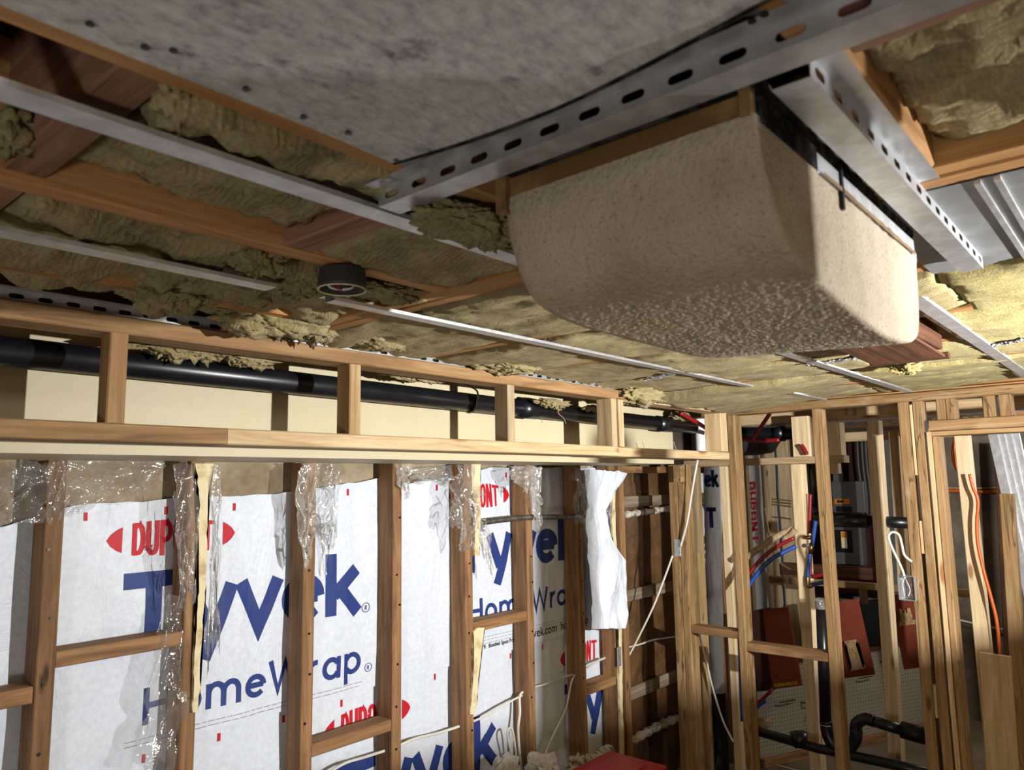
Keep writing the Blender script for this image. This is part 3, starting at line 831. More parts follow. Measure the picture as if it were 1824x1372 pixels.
# ================================================================== OLD CREAM BULKHEAD AND NEW SOFFIT FRAME
bk = boxo('trim_1', (-2.9, 3.52, 1.930, 1.944, 1.834, JB + 0.18), 'cream_paint'); struct(bk, 'cream painted bulkhead board behind the soffit framing')
struct(boxo('trim_2', (-2.9, 3.52, 1.944, 2.305, 1.834, 1.847), 'cream_paint'), 'cream painted underside of the old bulkhead')
struct(boxo('trim_3', (-2.9, 3.50, 1.84, 1.929, JB + 0.012, JB + 0.05), 'wood_dark'), 'dark stained timber edge above the cream bulkhead')
lum('bulkhead_end_stud', (3.46, 3.50, 1.95, 2.04, 1.85, 2.13), 'z', 'wood_old', 'brown stud end showing at the cut end of the cream bulkhead', 'stud')

SY0 = 1.650
lum('soffit_plate', (-1.2, 2.578, SY0, SY0 + 0.085, EYE + .329, EYE + .367), 'x', 'wood_tan', 'long upper plate of the new soffit frame', 'soffit plate', 'soffit plates')
lum('soffit_plate', (2.600, 3.585, SY0 + .004, SY0 + 0.089, EYE + .331, EYE + .369), 'x', 'wood_new', 'short upper plate of the soffit frame at the partition end', 'soffit plate', 'soffit plates')
lp = lum('soffit_plate', (0.895, 2.565, SY0, SY0 + 0.085, EYE + .100, EYE + .138), 'x', 'wood_new', 'long lower plate of the new soffit frame, finger-jointed', 'soffit plate', 'soffit plates')
bpy.context.view_layer.update()
fj = lum('finger_jointed_length', (-1.2, 0.894, SY0, SY0 + 0.085, EYE + .100, EYE + .138), 'x', 'wood_tan')
fj.parent = lp; fj.matrix_parent_inverse = lp.matrix_world.inverted()
lum('soffit_plate', (2.569, 3.585, SY0 + .003, SY0 + 0.088, EYE + .098, EYE + .136), 'x', 'wood_new', 'short lower plate of the soffit frame at the partition end', 'soffit plate', 'soffit plates')
def post(x0, x1, d, label, mat='wood_new', y0=SY0):
    return lum('soffit_post', (x0, x1, y0, y0 + d, EYE + .138, EYE + .329), 'z', mat, label, 'soffit post', 'soffit posts')
post(0.625, 0.663, 0.050, 'first soffit post from the left, brownish', 'wood_tan')
post(1.243, 1.281, 0.060, 'second soffit post from the left', 'wood_plank')
post(1.893, 1.930, 0.062, 'third soffit post from the left, with a grey weathered edge', 'wood_grey')
post(2.524, 2.560, 0.075, 'left half of the double soffit post at the plate joint', 'wood_new')
post(2.576, 2.612, 0.070, 'right half of the double soffit post at the plate joint', 'wood_new')
post(3.500, 3.572, 0.088, 'last soffit post next to the partition', 'wood_new')
post(-0.02, 0.018, 0.050, 'soffit post just past the left edge of the view', 'wood_plank')

# black drain pipe along the bulkhead
def drain_main():
    t = empty('drain_pipe', (1.2, 1.845, EYE + .285), 'long black plastic drain pipe hung along the cream bulkhead', 'pipe')
    def zz(x): return EYE + .300 - 0.008 * (x - 0.5)
    tube('pipe_run', [(-1.2, 1.865, zz(-1.2)), (3.62, 1.865, zz(3.62))], 0.033, 'abs_black', t, 24, curve=False)
    for x in (2.25, 3.30): tube('coupling', [(x - .05, 1.865, zz(x - .05)), (x + .05, 1.865, zz(x + .05))], 0.0385, 'abs_black', t, 24, curve=False)
    for x in (1.93, ):
        pts = [(x, 1.865 + 0.036 * math.cos(a), zz(x) + 0.036 * math.sin(a)) for a in [math.pi * q / 10 for q in range(10, 31)]]
        tube('strap_band', [(x - .02, 1.90, zz(x) + .075)] + [(x, 1.829, zz(x) + .04)] + pts[1:12], 0.0035, 'bx_metal', t, 6)
drain_main()

# fine splinters and a dangling thread
tag(tube('loose_thread', [W(993, 732, Y=1.79), W(996, 738, Y=1.79), W(1004, 745, Y=1.79), W(1008, 755, Y=1.79)], 0.0012, 'wood_grey', None, 5), 'pale dangling thread in front of the black pipe', 'thread')
for i, (a, b_) in enumerate((((1133, 789), (1138, 803)), ((1200, 787), (1206, 806)))):
    tag(tube('wood_splinter', [W(*b_, Y=1.70), W(*a, Y=1.70)], 0.0012, 'wood_grey', None, 5, curve=False),
        ('thin splinter standing on the short lower plate, nearer the double post', 'thin splinter standing on the short lower plate, nearer the white pipe')[i], 'splinter')

# ================================================================== HOUSE-WRAP WALL
TY = 2.412
TK = TY / 2.5          # print positions were taken on a plane at 2.5 m
def kz(z): return EYE + (z - EYE) * TK
def ty(x, z):
    return 0.007 * fb(x * 2.2, z * 1.3, 0.7, 3) + 0.009 * fb(x * 6, z * 2.2 + x * 2, 4.1, 3) + 0.0016 * fb(x * 22, z * 9, 8.0, 2)
TOPS = [(-3, EYE - .12), (.68, EYE - .10), (.867, EYE - .045), (1.31, EYE - .03), (1.573, EYE - .026), (2.083, EYE + .034), (2.209, EYE + .004), (2.757, EYE + .078), (9, EYE + .078)]
def topz(x):
    return kz(_topz(x / TK))
def _topz(x):
    for (a, za), (b, zb) in zip(TOPS, TOPS[1:]):
        if a <= x <= b:
            t = (x - a) / (b - a); return za + (zb - za) * t + 0.006 * fb(x * 9, 3, 1, 3)
    return EYE
def seamz(x): return EYE - 0.777 + 0.006 * fb(x * 3, 1, 5, 2)
def wrap_sheet(label, x0, x1, zlo, zhi, yoff, res=0.016):
    nx = int((x1 - x0) / res); nz = int(1.0 / res)
    bm = bmesh.new(); g = []
    for j in range(nz + 1):
        row = []
        for i in range(nx + 1):
            x = x0 + (x1 - x0) * i / nx; a, b = zlo(x), zhi(x); z = a + (b - a) * j / nz
            row.append(bm.verts.new((x - x0, -ty(x, z) + yoff, z)))
        g.append(row)
    for j in range(nz):
        for i in range(nx): bm.faces.new((g[j][i], g[j][i + 1], g[j + 1][i + 1], g[j + 1][i]))
    o = link('house_wrap_sheet', mesh_from(bm, 'wrap', True), 'house_wrap', None, (x0, TY, 0))
    return tag(o, label, 'house wrap', 'sheets of house wrap')
upper = wrap_sheet('upper white house wrap sheet with blue and red print across the stud wall', 0.2, 3.56, seamz, topz, 0.0)
lower = wrap_sheet('lower white house wrap sheet tucked under the upper one', 0.2, 3.57, lambda x: 0.05, lambda x: seamz(x) + 0.05, 0.010)

# --- print -----------------------------------------------------------
def arc(cx, cy, r, a0, a1, n=18, ry=None):
    ry = ry or r
    return [(cx + r * math.cos(R(a0 + (a1 - a0) * k / n)), cy + ry * math.sin(R(a0 + (a1 - a0) * k / n))) for k in range(n + 1)]
GL = {  # strokes per letter, cap height 1, x height 0.72: (advance, [polylines])
 'T': (0.80, [[(0.0, .9), (.78, .9)], [(.39, .9), (.39, 0)]]),
 'y': (0.74, [[(.07, .72), (.37, .06)], [(.69, .72), (.30, -.30)]]),
 'v': (0.74, [[(.07, .72), (.37, .04), (.67, .72)]]),
 'e': (0.72, [[(.08, .38), (.60, .38)] , arc(.35, .36, .27, 0, 318)]),
 'k': (0.70, [[(.10, 1.0), (.10, 0)], [(.60, .72), (.16, .33)], [(.26, .44), (.64, 0)]]),
 'H': (0.84, [[(.10, 1), (.10, 0)], [(.70, 1), (.70, 0)], [(.10, .52), (.70, .52)]]),
 'o': (0.76, [arc(.36, .36, .29, 0, 360, 26)]),
 'm': (1.12, [[(.10, .72), (.10, 0)], arc(.32, .42, .22, 180, 0, 12, .25) + [(.54, 0)], arc(.76, .42, .22, 180, 0, 12, .25) + [(.98, 0)]]),
 'W': (1.20, [[(.05, 1), (.30, .05), (.56, .9), (.82, .05), (1.07, 1)]]),
 'r': (0.50, [[(.10, .72), (.10, 0)], arc(.36, .36, .26, 178, 80, 8, .30)]),
 'a': (0.76, [arc(.34, .36, .26, 30, 330, 22, .29), [(.62, .72), (.62, 0)]]),
 'p': (0.78, [[(.10, .72), (.10, -.30)], arc(.38, .36, .27, 150, -150, 22, .29)]),
 'D': (0.62, [[(.09, 1), (.09, 0)], [(.09, .92), (.28, .92)] + arc(.28, .5, .24, 90, -90, 12, .42) + [(.09, .08)]]),
 'U': (0.62, [[(.09, 1), (.09, .3)] + arc(.30, .30, .21, 180, 360, 10, .22) + [(.51, 1)]]),
 'P': (0.60, [[(.09, 1), (.09, 0)], [(.09, .92), (.28, .92)] + arc(.28, .68, .22, 90, -90, 10, .24) + [(.09, .44)]]),
 'O': (0.66, [[(.09, .68)] + arc(.32, .68, .22, 180, 0, 10, .24) + arc(.32, .32, .22, 0, -180, 10, .24) + [(.10, .68)]]),
 'N': (0.66, [[(.09, 0), (.09, 1)], [(.11, .96), (.53, .04)], [(.55, 0), (.55, 1)]]),
 'R': (0.60, [[(.09, 1), (.09, 0)], [(.09, .92), (.28, .92)] + arc(.28, .68, .2, 90, -90, 10, .24) + [(.09, .44)], [(.28, .44), (.52, 0)]]),
}
def ribbon(bm, pts, w_):
    n = len(pts); P = [Vector((p[0], p[1])) for p in pts]
    closed = (P[0] - P[-1]).length < 1e-4
    L = []; Rr = []
    for i in range(n):
        a = P[i] - P[i - 1] if i > 0 else (P[-1] - P[-2] if closed else P[1] - P[0])
        b = P[i + 1] - P[i] if i < n - 1 else (P[1] - P[0] if closed else P[-1] - P[-2])
        a.normalize(); b.normalize()
        na, nb = Vector((-a.y, a.x)), Vector((-b.y, b.x)); m = na + nb
        m = m.normalized() if m.length > 1e-6 else na
        k = min(2.2, 1.0 / max(0.35, m.dot(na)))
        L.append(P[i] + m * w_ / 2 * k); Rr.append(P[i] - m * w_ / 2 * k)
    vl = [bm.verts.new((p.x, 0, p.y)) for p in L]; vr = [bm.verts.new((p.x, 0, p.y)) for p in Rr]
    for i in range(n - 1): bm.faces.new((vr[i], vr[i + 1], vl[i + 1], vl[i]))
def letters(bm, text, u0, v0, width, cap, stroke, fn=None, gap=0.08):
    adv = sum(GL[c][0] for c in text) + gap * (len(text) - 1)
    sx = width / adv; u = 0
    for c in text:
        for pl in GL[c][1]:
            b2 = bmesh.new(); 
            # draw in proportioned space so that strokes keep their weight
            pts = [((u + x) * sx / cap, y) for x, y in pl]
            ribbon(b2, pts, stroke)
            for f in b2.faces:
                vs = []
                for v in f.verts:
                    x, y = v.co.x * cap, v.co.z
                    yy = fn(x / width, y) if fn else y
                    vs.append(bm.verts.new((u0 + x, 0, v0 + yy * cap)))
                bm.faces.new(vs)
            b2.free()
        u += GL[c][0] + gap
def put_print(name, bm, mat, sheet_o, off, cut=0.022, yoff=0.0):
    """cut the flat print into small faces and lay it on the wrinkled sheet"""
    if cut:
        for ax in (0, 2):
            lo = min(v.co[ax] for v in bm.verts); hi = max(v.co[ax] for v in bm.verts)
            k = math.floor(lo / cut) + 1
            while k * cut < hi:
                co = Vector(); no = Vector(); co[ax] = k * cut; no[ax] = 1
                bmesh.ops.bisect_plane(bm, geom=bm.verts[:] + bm.edges[:] + bm.faces[:], dist=1e-6, plane_co=co, plane_no=no)
                k += 1
    for v in bm.verts:
        x, z = v.co.x * TK, kz(v.co.z)
        v.co = Vector((x, TY - ty(x, z) - off + yoff, z)) - sheet_o.location
    me = bpy.data.meshes.new(name)
    for f in bm.faces:
        f.normal_update()
        if f.normal.y > 0: f.normal_flip()
    bm.to_mesh(me); bm.free()
    o = link(name, me, mat, sheet_o)
    return o
def dupont(sheet_o, u, v, yo=0.0, wd=0.43):
    bm = bmesh.new(); h = 0.058
    env = lambda s: math.sqrt(max(0.02, 1 - ((s - .5) / .5) ** 2 * .62))
    letters(bm, 'DUPONT', u + .078, v - h, wd - .156, 2 * h, 0.135, lambda s, y: .5 + (y - .5) * env(.18 + .64 * s) )
    for sg in (-1, 1):
        xe = u if sg < 0 else u + wd
        pts = [(xe - sg * 0.046, 0.040), (xe - sg * 0.030, .032), (xe - sg * .012, .018), (xe, 0.0), (xe - sg * .012, -.018), (xe - sg * .030, -.032), (xe - sg * .046, -.040)]
        vs = [bm.verts.new((a, 0, v + b)) for a, b in pts]; bm.faces.new(vs)
    put_print('oval_logo', bm, 'logo_red', sheet_o, 0.0016, yoff=yo)
def regmark(bm, u, v, r):
    ribbon(bm, [(a + u, b + v) for a, b in arc(0, 0, r, 0, 360, 20)], r * 0.16)
    for pl in GL['R'][1]: ribbon(bm, [(u + (x - .3) * r, v + (y - .5) * r) for x, y in pl], r * .16)
def tyvek(sheet_o, u, v, yo=0.0, tail=True):
    bm = bmesh.new(); letters(bm, 'Tyvek', u, v, 0.92, 0.236, 0.215, gap=0.03)
    put_print('wordmark', bm, 'logo_blue', sheet_o, 0.0016, yoff=yo)
    bm = bmesh.new(); letters(bm, 'HomeWrap', u + .075, v - .235, 0.86, 0.113, 0.165, gap=0.07)
    put_print('wordmark', bm, 'logo_blue', sheet_o, 0.0016, yoff=yo)
    bm = bmesh.new(); regmark(bm, u + .945, v + 0.012, .018); regmark(bm, u + .965, v - .225, .016)
    put_print('registered_mark', bm, 'logo_blue', sheet_o, 0.0018, 0, yo)
def ticks(sheet_o, v, u0, u1, step, yo=0.0, fn=None):
    u = u0; k = 0
    while u < u1:
        bm = bmesh.new(); z = fn(u) if fn else v
        bm_ = [bm.verts.new((u + a, 0, z + b)) for a, b in ((0, 0), (.011, 0), (.011, .026), (0, .026))]; bm.faces.new(bm_)
        put_print('tick_mark', bm, 'logo_red', sheet_o, 0.0018, 0, yo); u += step
def fine_print(sheet_o, u, v, wd, rows, yo=0.0):
    bm = bmesh.new(); rg = random.Random(int(u * 100))
    for r_ in range(rows):
        x = u
        while x < u + wd:
            l = rg.uniform(.012, .04)
            vs = [bm.verts.new(p) for p in ((x, 0, v - r_ * .014), (x + l, 0, v - r_ * .014), (x + l, 0, v - r_ * .014 + .0016), (x, 0, v - r_ * .014 + .0016))]
            bm.faces.new(vs); x += l + .006
    put_print('fine_print', bm, 'grey_print', sheet_o, 0.0016, 0.03, yo)
def font_print(text, u, v, size, sheet_o, mat, yo=0.0, name='lettering'):
    cu = bpy.data.curves.new('t', 'FONT'); cu.body = text; cu.size = size; cu.offset = 0.0006; cu.resolution_u = 3
    to = bpy.data.objects.new('t', cu); C.objects.link(to)
    dg = bpy.context.evaluated_depsgraph_get(); me = bpy.data.meshes.new_from_object(to.evaluated_get(dg))
    bpy.data.objects.remove(to, do_unlink=True)
    bm = bmesh.new(); bm.from_mesh(me)
    for w_ in bm.verts: w_.co = Vector((u + w_.co.x, 0, v + w_.co.y))
    put_print(name, bm, mat, sheet_o, 0.0016, 0.03, yo)
for k in (0, 1):
    du = 1.474 * k
    dupont(upper, 0.968 + du, EYE - .158 + (.10 if k else 0))
    tyvek(upper, 1.024 + du, EYE - .500 + (.085 if k else 0))
    fine_print(upper, 1.05 + du, EYE - .775 + (.055 if k else 0), 0.90, 2 + k)
font_print('tyvek.com  homewrap', 2.98, EYE - .775, 0.060, upper, 'black_print')
font_print('ONE SIDE 9.  Bonded Spun Polyolefin', 2.55, EYE - .770, 0.026, upper, 'black_print')
for k in (-1, 0, 1):
    du = 1.474 * k
    if 1.789 + du > 0.2: dupont(lower, 1.789 + du, EYE - .930, 0.010)
    if k < 1: tyvek(lower, 1.845 + du if 1.845 + du > .25 else 0.372, EYE - 1.300, 0.010)
bm = bmesh.new(); letters(bm, 'Ty', 3.30, EYE - 1.300, 0.345, 0.236, 0.215, gap=0.03); put_print('wordmark', bm, 'logo_blue', lower, .0016, yoff=0.010)
ticks(upper, 0, 0.90, 3.5, 0.243, 0.0, lambda u: _topz(u) - 0.05)
ticks(lower, 0, 0.86, 3.6, 0.250, 0.010, lambda u: EYE - .805 - 0.045)

# loose flap of wrap hanging over the last stud
def grid_sheet(name, label, cat, corners, mat, nx, ny, f, group=None, rag=0.0, seed=0, th=0.0):
    """sheet between four world corners (tl, tr, br, bl); f(u,v) -> offset vector; ragged edges"""
    tl, tr, br, bl = [Vector(c) for c in corners]; c0 = (tl + tr + br + bl) / 4
    bm = bmesh.new(); g = []
    for j in range(ny + 1):
        row = []
        for i in range(nx + 1):
            u, v = i / nx, j / ny
            if rag:
                ul = rag * max(0, fb(v * 6, seed, 0.3, 3)); ur = rag * max(0, fb(v * 6, seed + 9, 0.3, 3)); vb = 1 - rag * (0.3 + fb(u * 5, seed + 5, 0.3, 3))
                uu = ul + (1 - ul - ur) * u; vv = v * vb
            else: uu, vv = u, v
            p = (tl.lerp(tr, uu)).lerp(bl.lerp(br, uu), vv) + Vector(f(uu, vv)) - c0
            row.append(bm.verts.new(p))
        g.append(row)
    for j in range(ny):
        for i in range(nx): bm.faces.new((g[j][i], g[j][i + 1], g[j + 1][i + 1], g[j + 1][i]))
    o = link(name, mesh_from(bm, name, True), mat, None, c0)
    if th:
        md = o.modifiers.new('t', 'SOLIDIFY'); md.thickness = th
    return tag(o, label, cat, group)
def WY(y, *pp): return [W(a, b, Y=y) for a, b in pp]
def flap_off(u, v):
    xs = [(0, 0.0), (.12, -.10), (.25, -.16), (.42, -.13), (.58, .02), (.70, .03), (1.0, 0.0)]
    for (a, fa), (b, fb_) in zip(xs, xs[1:]):
        if a <= v <= b: f = fa + (fb_ - fa) * (v - a) / (b - a); break
    return (f * u + 0.015 * fb(u * 2, v * 3, 1.2, 3), -0.028 * abs(math.sin(u * 6 + v * 1.4)) * (1 - .4 * v) - 0.03 * fb(u * 3.5, v * 2.5, 3.3, 4) - .02 * u, 0.02 * fb(u * 5, 2, 1, 2) * (v < .1))
fl = grid_sheet('house_wrap_flap', 'loose crumpled flap of white house wrap hanging over the last stud', 'house wrap',
    [W(1040, 836, Y=2.285), W(1112, 842, Y=2.285), W(1104, 1118, Y=2.285), W(1047, 1120, Y=2.285)], 'house_wrap', 50, 110, flap_off)

# --- old studs ----------------------------------------------------------
STUD_Y0, STUD_Y1 = 2.310, 2.400
nail_me = None
def nails_on(o, x, y, zs, axis='y'):
    global nail_me
    if nail_me is None:
        bm = bmesh.new(); bmesh.ops.create_cone(bm, cap_ends=True, segments=8, radius1=0.0035, radius2=0.0045, depth=0.006)
        bmesh.ops.rotate(bm, verts=bm.verts, cent=(0, 0, 0), matrix=Matrix.Rotation(R(90), 3, 'X'))
        nail_me = mesh_from(bm, 'nail'); nail_me.materials.append(MATS['screw_steel'])
    for z in zs:
        n = link('nail', nail_me); n.parent = o
        n.matrix_parent_inverse = o.matrix_world.inverted()
        n.location = (x + LS.uniform(-.012, .012), y - 0.001, z)
        if axis == 'x': n.rotation_euler = (0, 0, R(90))
bpy.context.view_layer.update()
sl = [(0.781, 'brown wall stud furthest left, with a knot hole low down'),
      (1.178, 'brown wall stud behind the long strip of torn drywall'),
      (1.599, 'brown wall stud between the y and the k of the large blue lettering'),
      (2.000, 'bare brown wall stud, fourth from the left'),
      (2.402, 'brown wall stud with the short cream drywall strip, fifth from the left'),
      (2.815, 'brown wall stud, sixth from the left, left of the shaded bay'),
      (3.222, 'brown wall stud, seventh from the left, right of the shaded bay'),
      (3.540, 'brown wall stud beside the loose white flap')]
for i, (xr, lab) in enumerate(sl):
    o = lum('wall_stud', (xr - 0.047, xr, STUD_Y0, STUD_Y1, 0.04, 1.834), 'z', 'wood_old', lab, 'stud', 'old wall studs')
    bpy.context.view_layer.update()
    nails_on(o, xr - .023, STUD_Y0, [EYE - .15 - .17 * q + LS.uniform(-.03, .03) for q in range(6)])
lum('wall_stud', (0.325, 0.372, STUD_Y0, STUD_Y1, 0.04, 1.834), 'z', 'wood_old', 'brown wall stud past the left edge of the view', 'stud', 'old wall studs')
o = lum('wall_stud', (3.562, 3.612, STUD_Y0 - .012, STUD_Y1, 0.04, 1.834), 'z', 'wood_old', 'brown wall stud doubling the end of the house wrap wall', 'stud', 'old wall studs')
# broken drywall edge caught between the last two studs
def torn_strip(label, Y, px, th=0.012, mat='gypsum_paper'):
    """torn drywall strip from pixel pairs (left x, right x, y) on the plane Y"""
    L = [W(a, y, Y=Y) for a, b, y in px]; Rr = [W(b, y, Y=Y) for a, b, y in px]
    def jag(pl, sg):
        out = []
        for a, b in zip(pl, pl[1:]):
            n = max(2, int((a - b).length / 0.02))
            for k in range(n):
                p = a.lerp(b, k / n); p.x += 0.006 * fb(p.z * 45, p.x * 20, sg, 2); out.append(p)
        out.append(pl[-1]); return out
    L = jag(L, 1.0); Rr = jag(Rr, 4.0)
    return tag(poly_slab('torn_drywall', L + Rr[::-1], (0, -th, 0), mat), label, 'drywall', 'torn drywall strips')
torn_strip('long torn strip of cream drywall down the second stud', 2.309, [(345, 378, 826), (350, 372, 860), (352, 367, 900), (350, 365, 1000), (349, 362, 1055), (346, 357, 1120), (341, 354, 1210), (340, 349, 1268)])
torn_strip('torn strip of cream drywall at the top of the fifth stud', 2.309, [(836, 853, 827), (837, 852, 870), (842, 853, 900), (842, 851, 990)])
torn_strip('torn strip of cream drywall halfway down the fifth stud', 2.309, [(846, 860, 1118), (840, 858, 1125), (840, 850, 1200), (836, 846, 1250), (834, 842, 1272)])
torn_strip('narrow torn drywall edge beside the last stud of the wrap wall', 2.306, [(1086, 1093, 842), (1087, 1093, 935), (1098, 1104, 1120), (1100, 1106, 1230), (1104, 1110, 1372)])

# blocking between studs
def wblock(label, x0, x1, z0, z1, mat='wood_old'):
    return lum('wall_blocking', (x0, x1, STUD_Y0 + .004, STUD_Y1 - .004, z0, z1), 'x', mat, label, 'wood block', 'blocking between wall studs', wane=.002)
wblock('brown block across the first full bay, at the T of the large lettering', 0.783, 1.130, EYE - .475, EYE - .432)
wblock('brown block in the cut-off bay at the left edge', 0.374, 0.732, EYE - .555, EYE - .512)
wblock('brown block across the third bay over the lower red logo', 1.601, 1.952, EYE - .925, EYE - .882)
wblock('brown block under the word in the fifth bay', 2.404, 2.766, EYE - .635, EYE - .592)
wblock('brown block littered with chips beside the last wrap stud', 3.224, 3.491, EYE - 1.07, EYE - 1.028)
lum('sole_plate', (-1.2, 3.62, STUD_Y0, STUD_Y1, 0.0, 0.04), 'x', 'wood_old', 'brown sole plate under the old wall studs', 'plate')

# --- clear poly film remnants ---------------------------------------------
def film(label, Y, q, seed, mat='poly_film', amp=0.02, rag=0.12, nx=36, ny=36):
    cs = [W(a, b, Y=Y) for a, b in q]
    f = lambda u, v: (0.012 * fb(u * 4, v * 4, seed, 3), -amp * abs(fb(u * 2.6 + v * 1.2, v * 2.0 - u, seed + 3.3, 2)) * 1.8 - amp * .15 * abs(fb(u * 7, v * 6, seed + 7, 2)), 0.010 * fb(u * 4, v * 4, seed + 5, 3))
    return grid_sheet('poly_film_scrap', label, 'plastic film', cs, mat, nx, ny, f, 'clear plastic film remnants', rag, seed)
film('crinkled clear film at the upper left, left of the first stud', 2.300, ((-60, 822), (92, 822), (82, 925), (-60, 950)), 1, amp=0.05)
film('crinkled clear film folded around the top of the first stud', 2.302, ((85, 822), (124, 822), (118, 915), (78, 940)), 2, amp=0.02)
film('glossy clear film over the tan concrete between the first two studs', 2.395, ((112, 822), (300, 822), (250, 888), (118, 925)), 3, 'poly_film', 0.03)
film('long clear film trailing down the second stud', 2.285, ((298, 826), (352, 826), (345, 1060), (318, 1075)), 4, amp=0.03, rag=0.25, ny=80)
film('limp clear film hanging low beside the second stud', 2.330, ((292, 1060), (345, 1055), (322, 1380), (222, 1380)), 5, amp=0.025, rag=0.12, ny=70)
film('milky film edge right of the long drywall strip', 2.300, ((376, 828), (392, 830), (388, 1190), (364, 1190)), 6, 'poly_film_milky', 0.015, 0.4, 14, 70)
film('torn film scraps at the top of the third stud', 2.292, ((526, 826), (566, 826), (560, 985), (530, 1005)), 7, 'poly_film_milky', 0.03, 0.35)
film('torn film right of the third stud', 2.395, ((566, 828), (604, 828), (596, 960), (562, 1030)), 8, 'poly_film', 0.03, 0.4)
film('small film scrap at the top of the fourth stud', 2.296, ((704, 826), (734, 826), (726, 884), (708, 884)), 9, 'poly_film_milky', 0.02, 0.35)
film('film strip across the top of the bay before the fifth stud', 2.395, ((724, 834), (818, 828), (818, 866), (728, 862)), 10, 'poly_film_milky', 0.02, 0.3)
film('bunched clear film draped over the fifth stud', 2.280, ((800, 828), (848, 828), (846, 1010), (796, 935)), 11, 'poly_film', 0.05, 0.3)
film('torn film tongue right of the fifth stud', 2.300, ((846, 925), (866, 925), (880, 1040), (854, 985)), 12, 'poly_film_milky', 0.02, 0.3)
film('bunched milky film at the top of the sixth stud', 2.282, ((900, 830), (950, 830), (942, 860), (918, 885)), 13, 'poly_film_milky', 0.05, 0.3)
film('milky film hanging before the sixth stud', 2.285, ((938, 832), (962, 832), (962, 955), (946, 920)), 14, 'poly_film_milky', 0.03, 0.3)
film('bunched clear film at the top of the seventh stud', 2.282, ((1016, 832), (1042, 832), (1040, 925), (1018, 945)), 15, 'poly_film', 0.04, 0.3)
film('clear film hanging between the flap and the drywall edge', 2.300, ((1078, 842), (1094, 842), (1092, 935), (1072, 945)), 16, 'poly_film', 0.02, 0.25)

# --- cables ---------------------------------------------------------------
def cable(label, pts, r=0.0042, mat='cable_white', cat='cable', flat=1.0, n=8, name='electrical_cable'):
    return tag(tube(name, pts, r, mat, None, n, flat=flat), label, cat)
YC = 2.355
cable('white cable running into the fourth stud near the bottom edge', [W(560, 1395, Y=YC), W(610, 1362, Y=YC), W(650, 1349, Y=YC), W(700, 1333, Y=YC)], 0.0055)
cable('white cable between the fourth and fifth studs', [W(700, 1334, Y=YC), W(740, 1316, Y=YC), W(785, 1305, Y=YC), W(836, 1288, Y=YC)], 0.0055)
cable('white cable between the fifth and sixth studs', [W(836, 1288, Y=YC), W(862, 1277, Y=YC), W(895, 1258, Y=YC), W(920, 1244, Y=YC), W(938, 1236, Y=YC)], 0.005)
cable('white cable hanging down beside the sixth stud', [W(936, 1230, Y=2.35), W(926, 1240, Y=2.35), W(926, 1270, Y=2.34), W(923, 1300, Y=2.34), W(926, 1345, Y=2.33), W(930, 1380, Y=2.33)], 0.006)
cable('looped white cable left of the sixth stud', [W(914, 1360, Y=2.34), W(904, 1310, Y=2.34), W(909, 1297, Y=2.34), W(915, 1310, Y=2.33), W(922, 1370, Y=2.33)], 0.005)
cable('white cable in the shaded bay between the sixth and seventh studs', [W(945, 1226, Y=2.36), W(975, 1218, Y=2.36), W(1000, 1208, Y=2.36), W(1026, 1200, Y=2.36)], 0.0045)
cable('slack white cable hanging in the shaded bay', [W(1026, 1200, Y=2.35), W(1018, 1215, Y=2.34), W(1008, 1262, Y=2.34), W(988, 1305, Y=2.34), W(970, 1345, Y=2.34)], 0.0045)
cable('white cable entering the last stud of the wrap wall', [W(1030, 1200, Y=2.36), W(1045, 1190, Y=2.36), W(1060, 1180, Y=2.36), W(1078, 1172, Y=2.36)], 0.0055)
# armoured cable
def armoured():
    pts = smooth_path([W(856, 932, Y=2.30), W(880, 928, Y=2.31), W(940, 922, Y=2.305), W(1000, 921, Y=2.305), W(1078, 919, Y=2.30)], 30)
    bm = bmesh.new(); c = sum(pts, Vector()) / len(pts)
    rr = [0.0125 + 0.0016 * math.sin(i * 2.1) for i in range(len(pts))]
    bm_tube(bm, [p - c for p in pts], rr, 10)
    tag(link('armoured_cable', mesh_from(bm, 'armoured', True), 'bx_metal', None, c), 'grey armoured cable crossing the studs below the second red logo', 'cable')
armoured()

# --- lower edge clutter ------------------------------------------------------
def tote():
    p = W(1095, 1366, Y=2.0)
    t = empty('storage_box', (2.93, 1.98, 0), 'red plastic storage box with lid at the bottom edge', 'box')
    zt = p.z
    bm = bmesh.new(); v = bm_box(bm, -.20, .20, -.14, .14, 0.0, zt - .02)
    for q in v[:4]: q.co.x *= .86; q.co.y *= .86
    bevel_all(bm, 0.012, 2)
    link('box_body', mesh_from(bm, 'box_body'), 'red_plastic', t, (0, 0, 0))
    bm = bmesh.new(); bm_box(bm, -.215, .215, -.155, .155, zt - .03, zt); bevel_all(bm, 0.008, 2)
    lid = link('lid', mesh_from(bm, 'lid'), 'red_plastic', t, (0, 0, 0))
    bm = bmesh.new(); bm_box(bm, -.15, .15, -.09, .09, zt, zt + .006); bevel_all(bm, 0.003)
    link('lid_panel', mesh_from(bm, 'lid_panel'), 'red_plastic', lid, (0, 0, 0))
tote()
tag(tube('wrapped_pipe', [W(1030, 1372, Y=2.26), W(1050, 1356, Y=2.27), W(1070, 1345, Y=2.28), W(1086, 1338, Y=2.29)], [0.03 + .005 * math.sin(i * 1.7) for i in range(25)], 'pipe_wrap', None, 14), 'pipe end wrapped in crumpled film beside the red box', 'pipe')
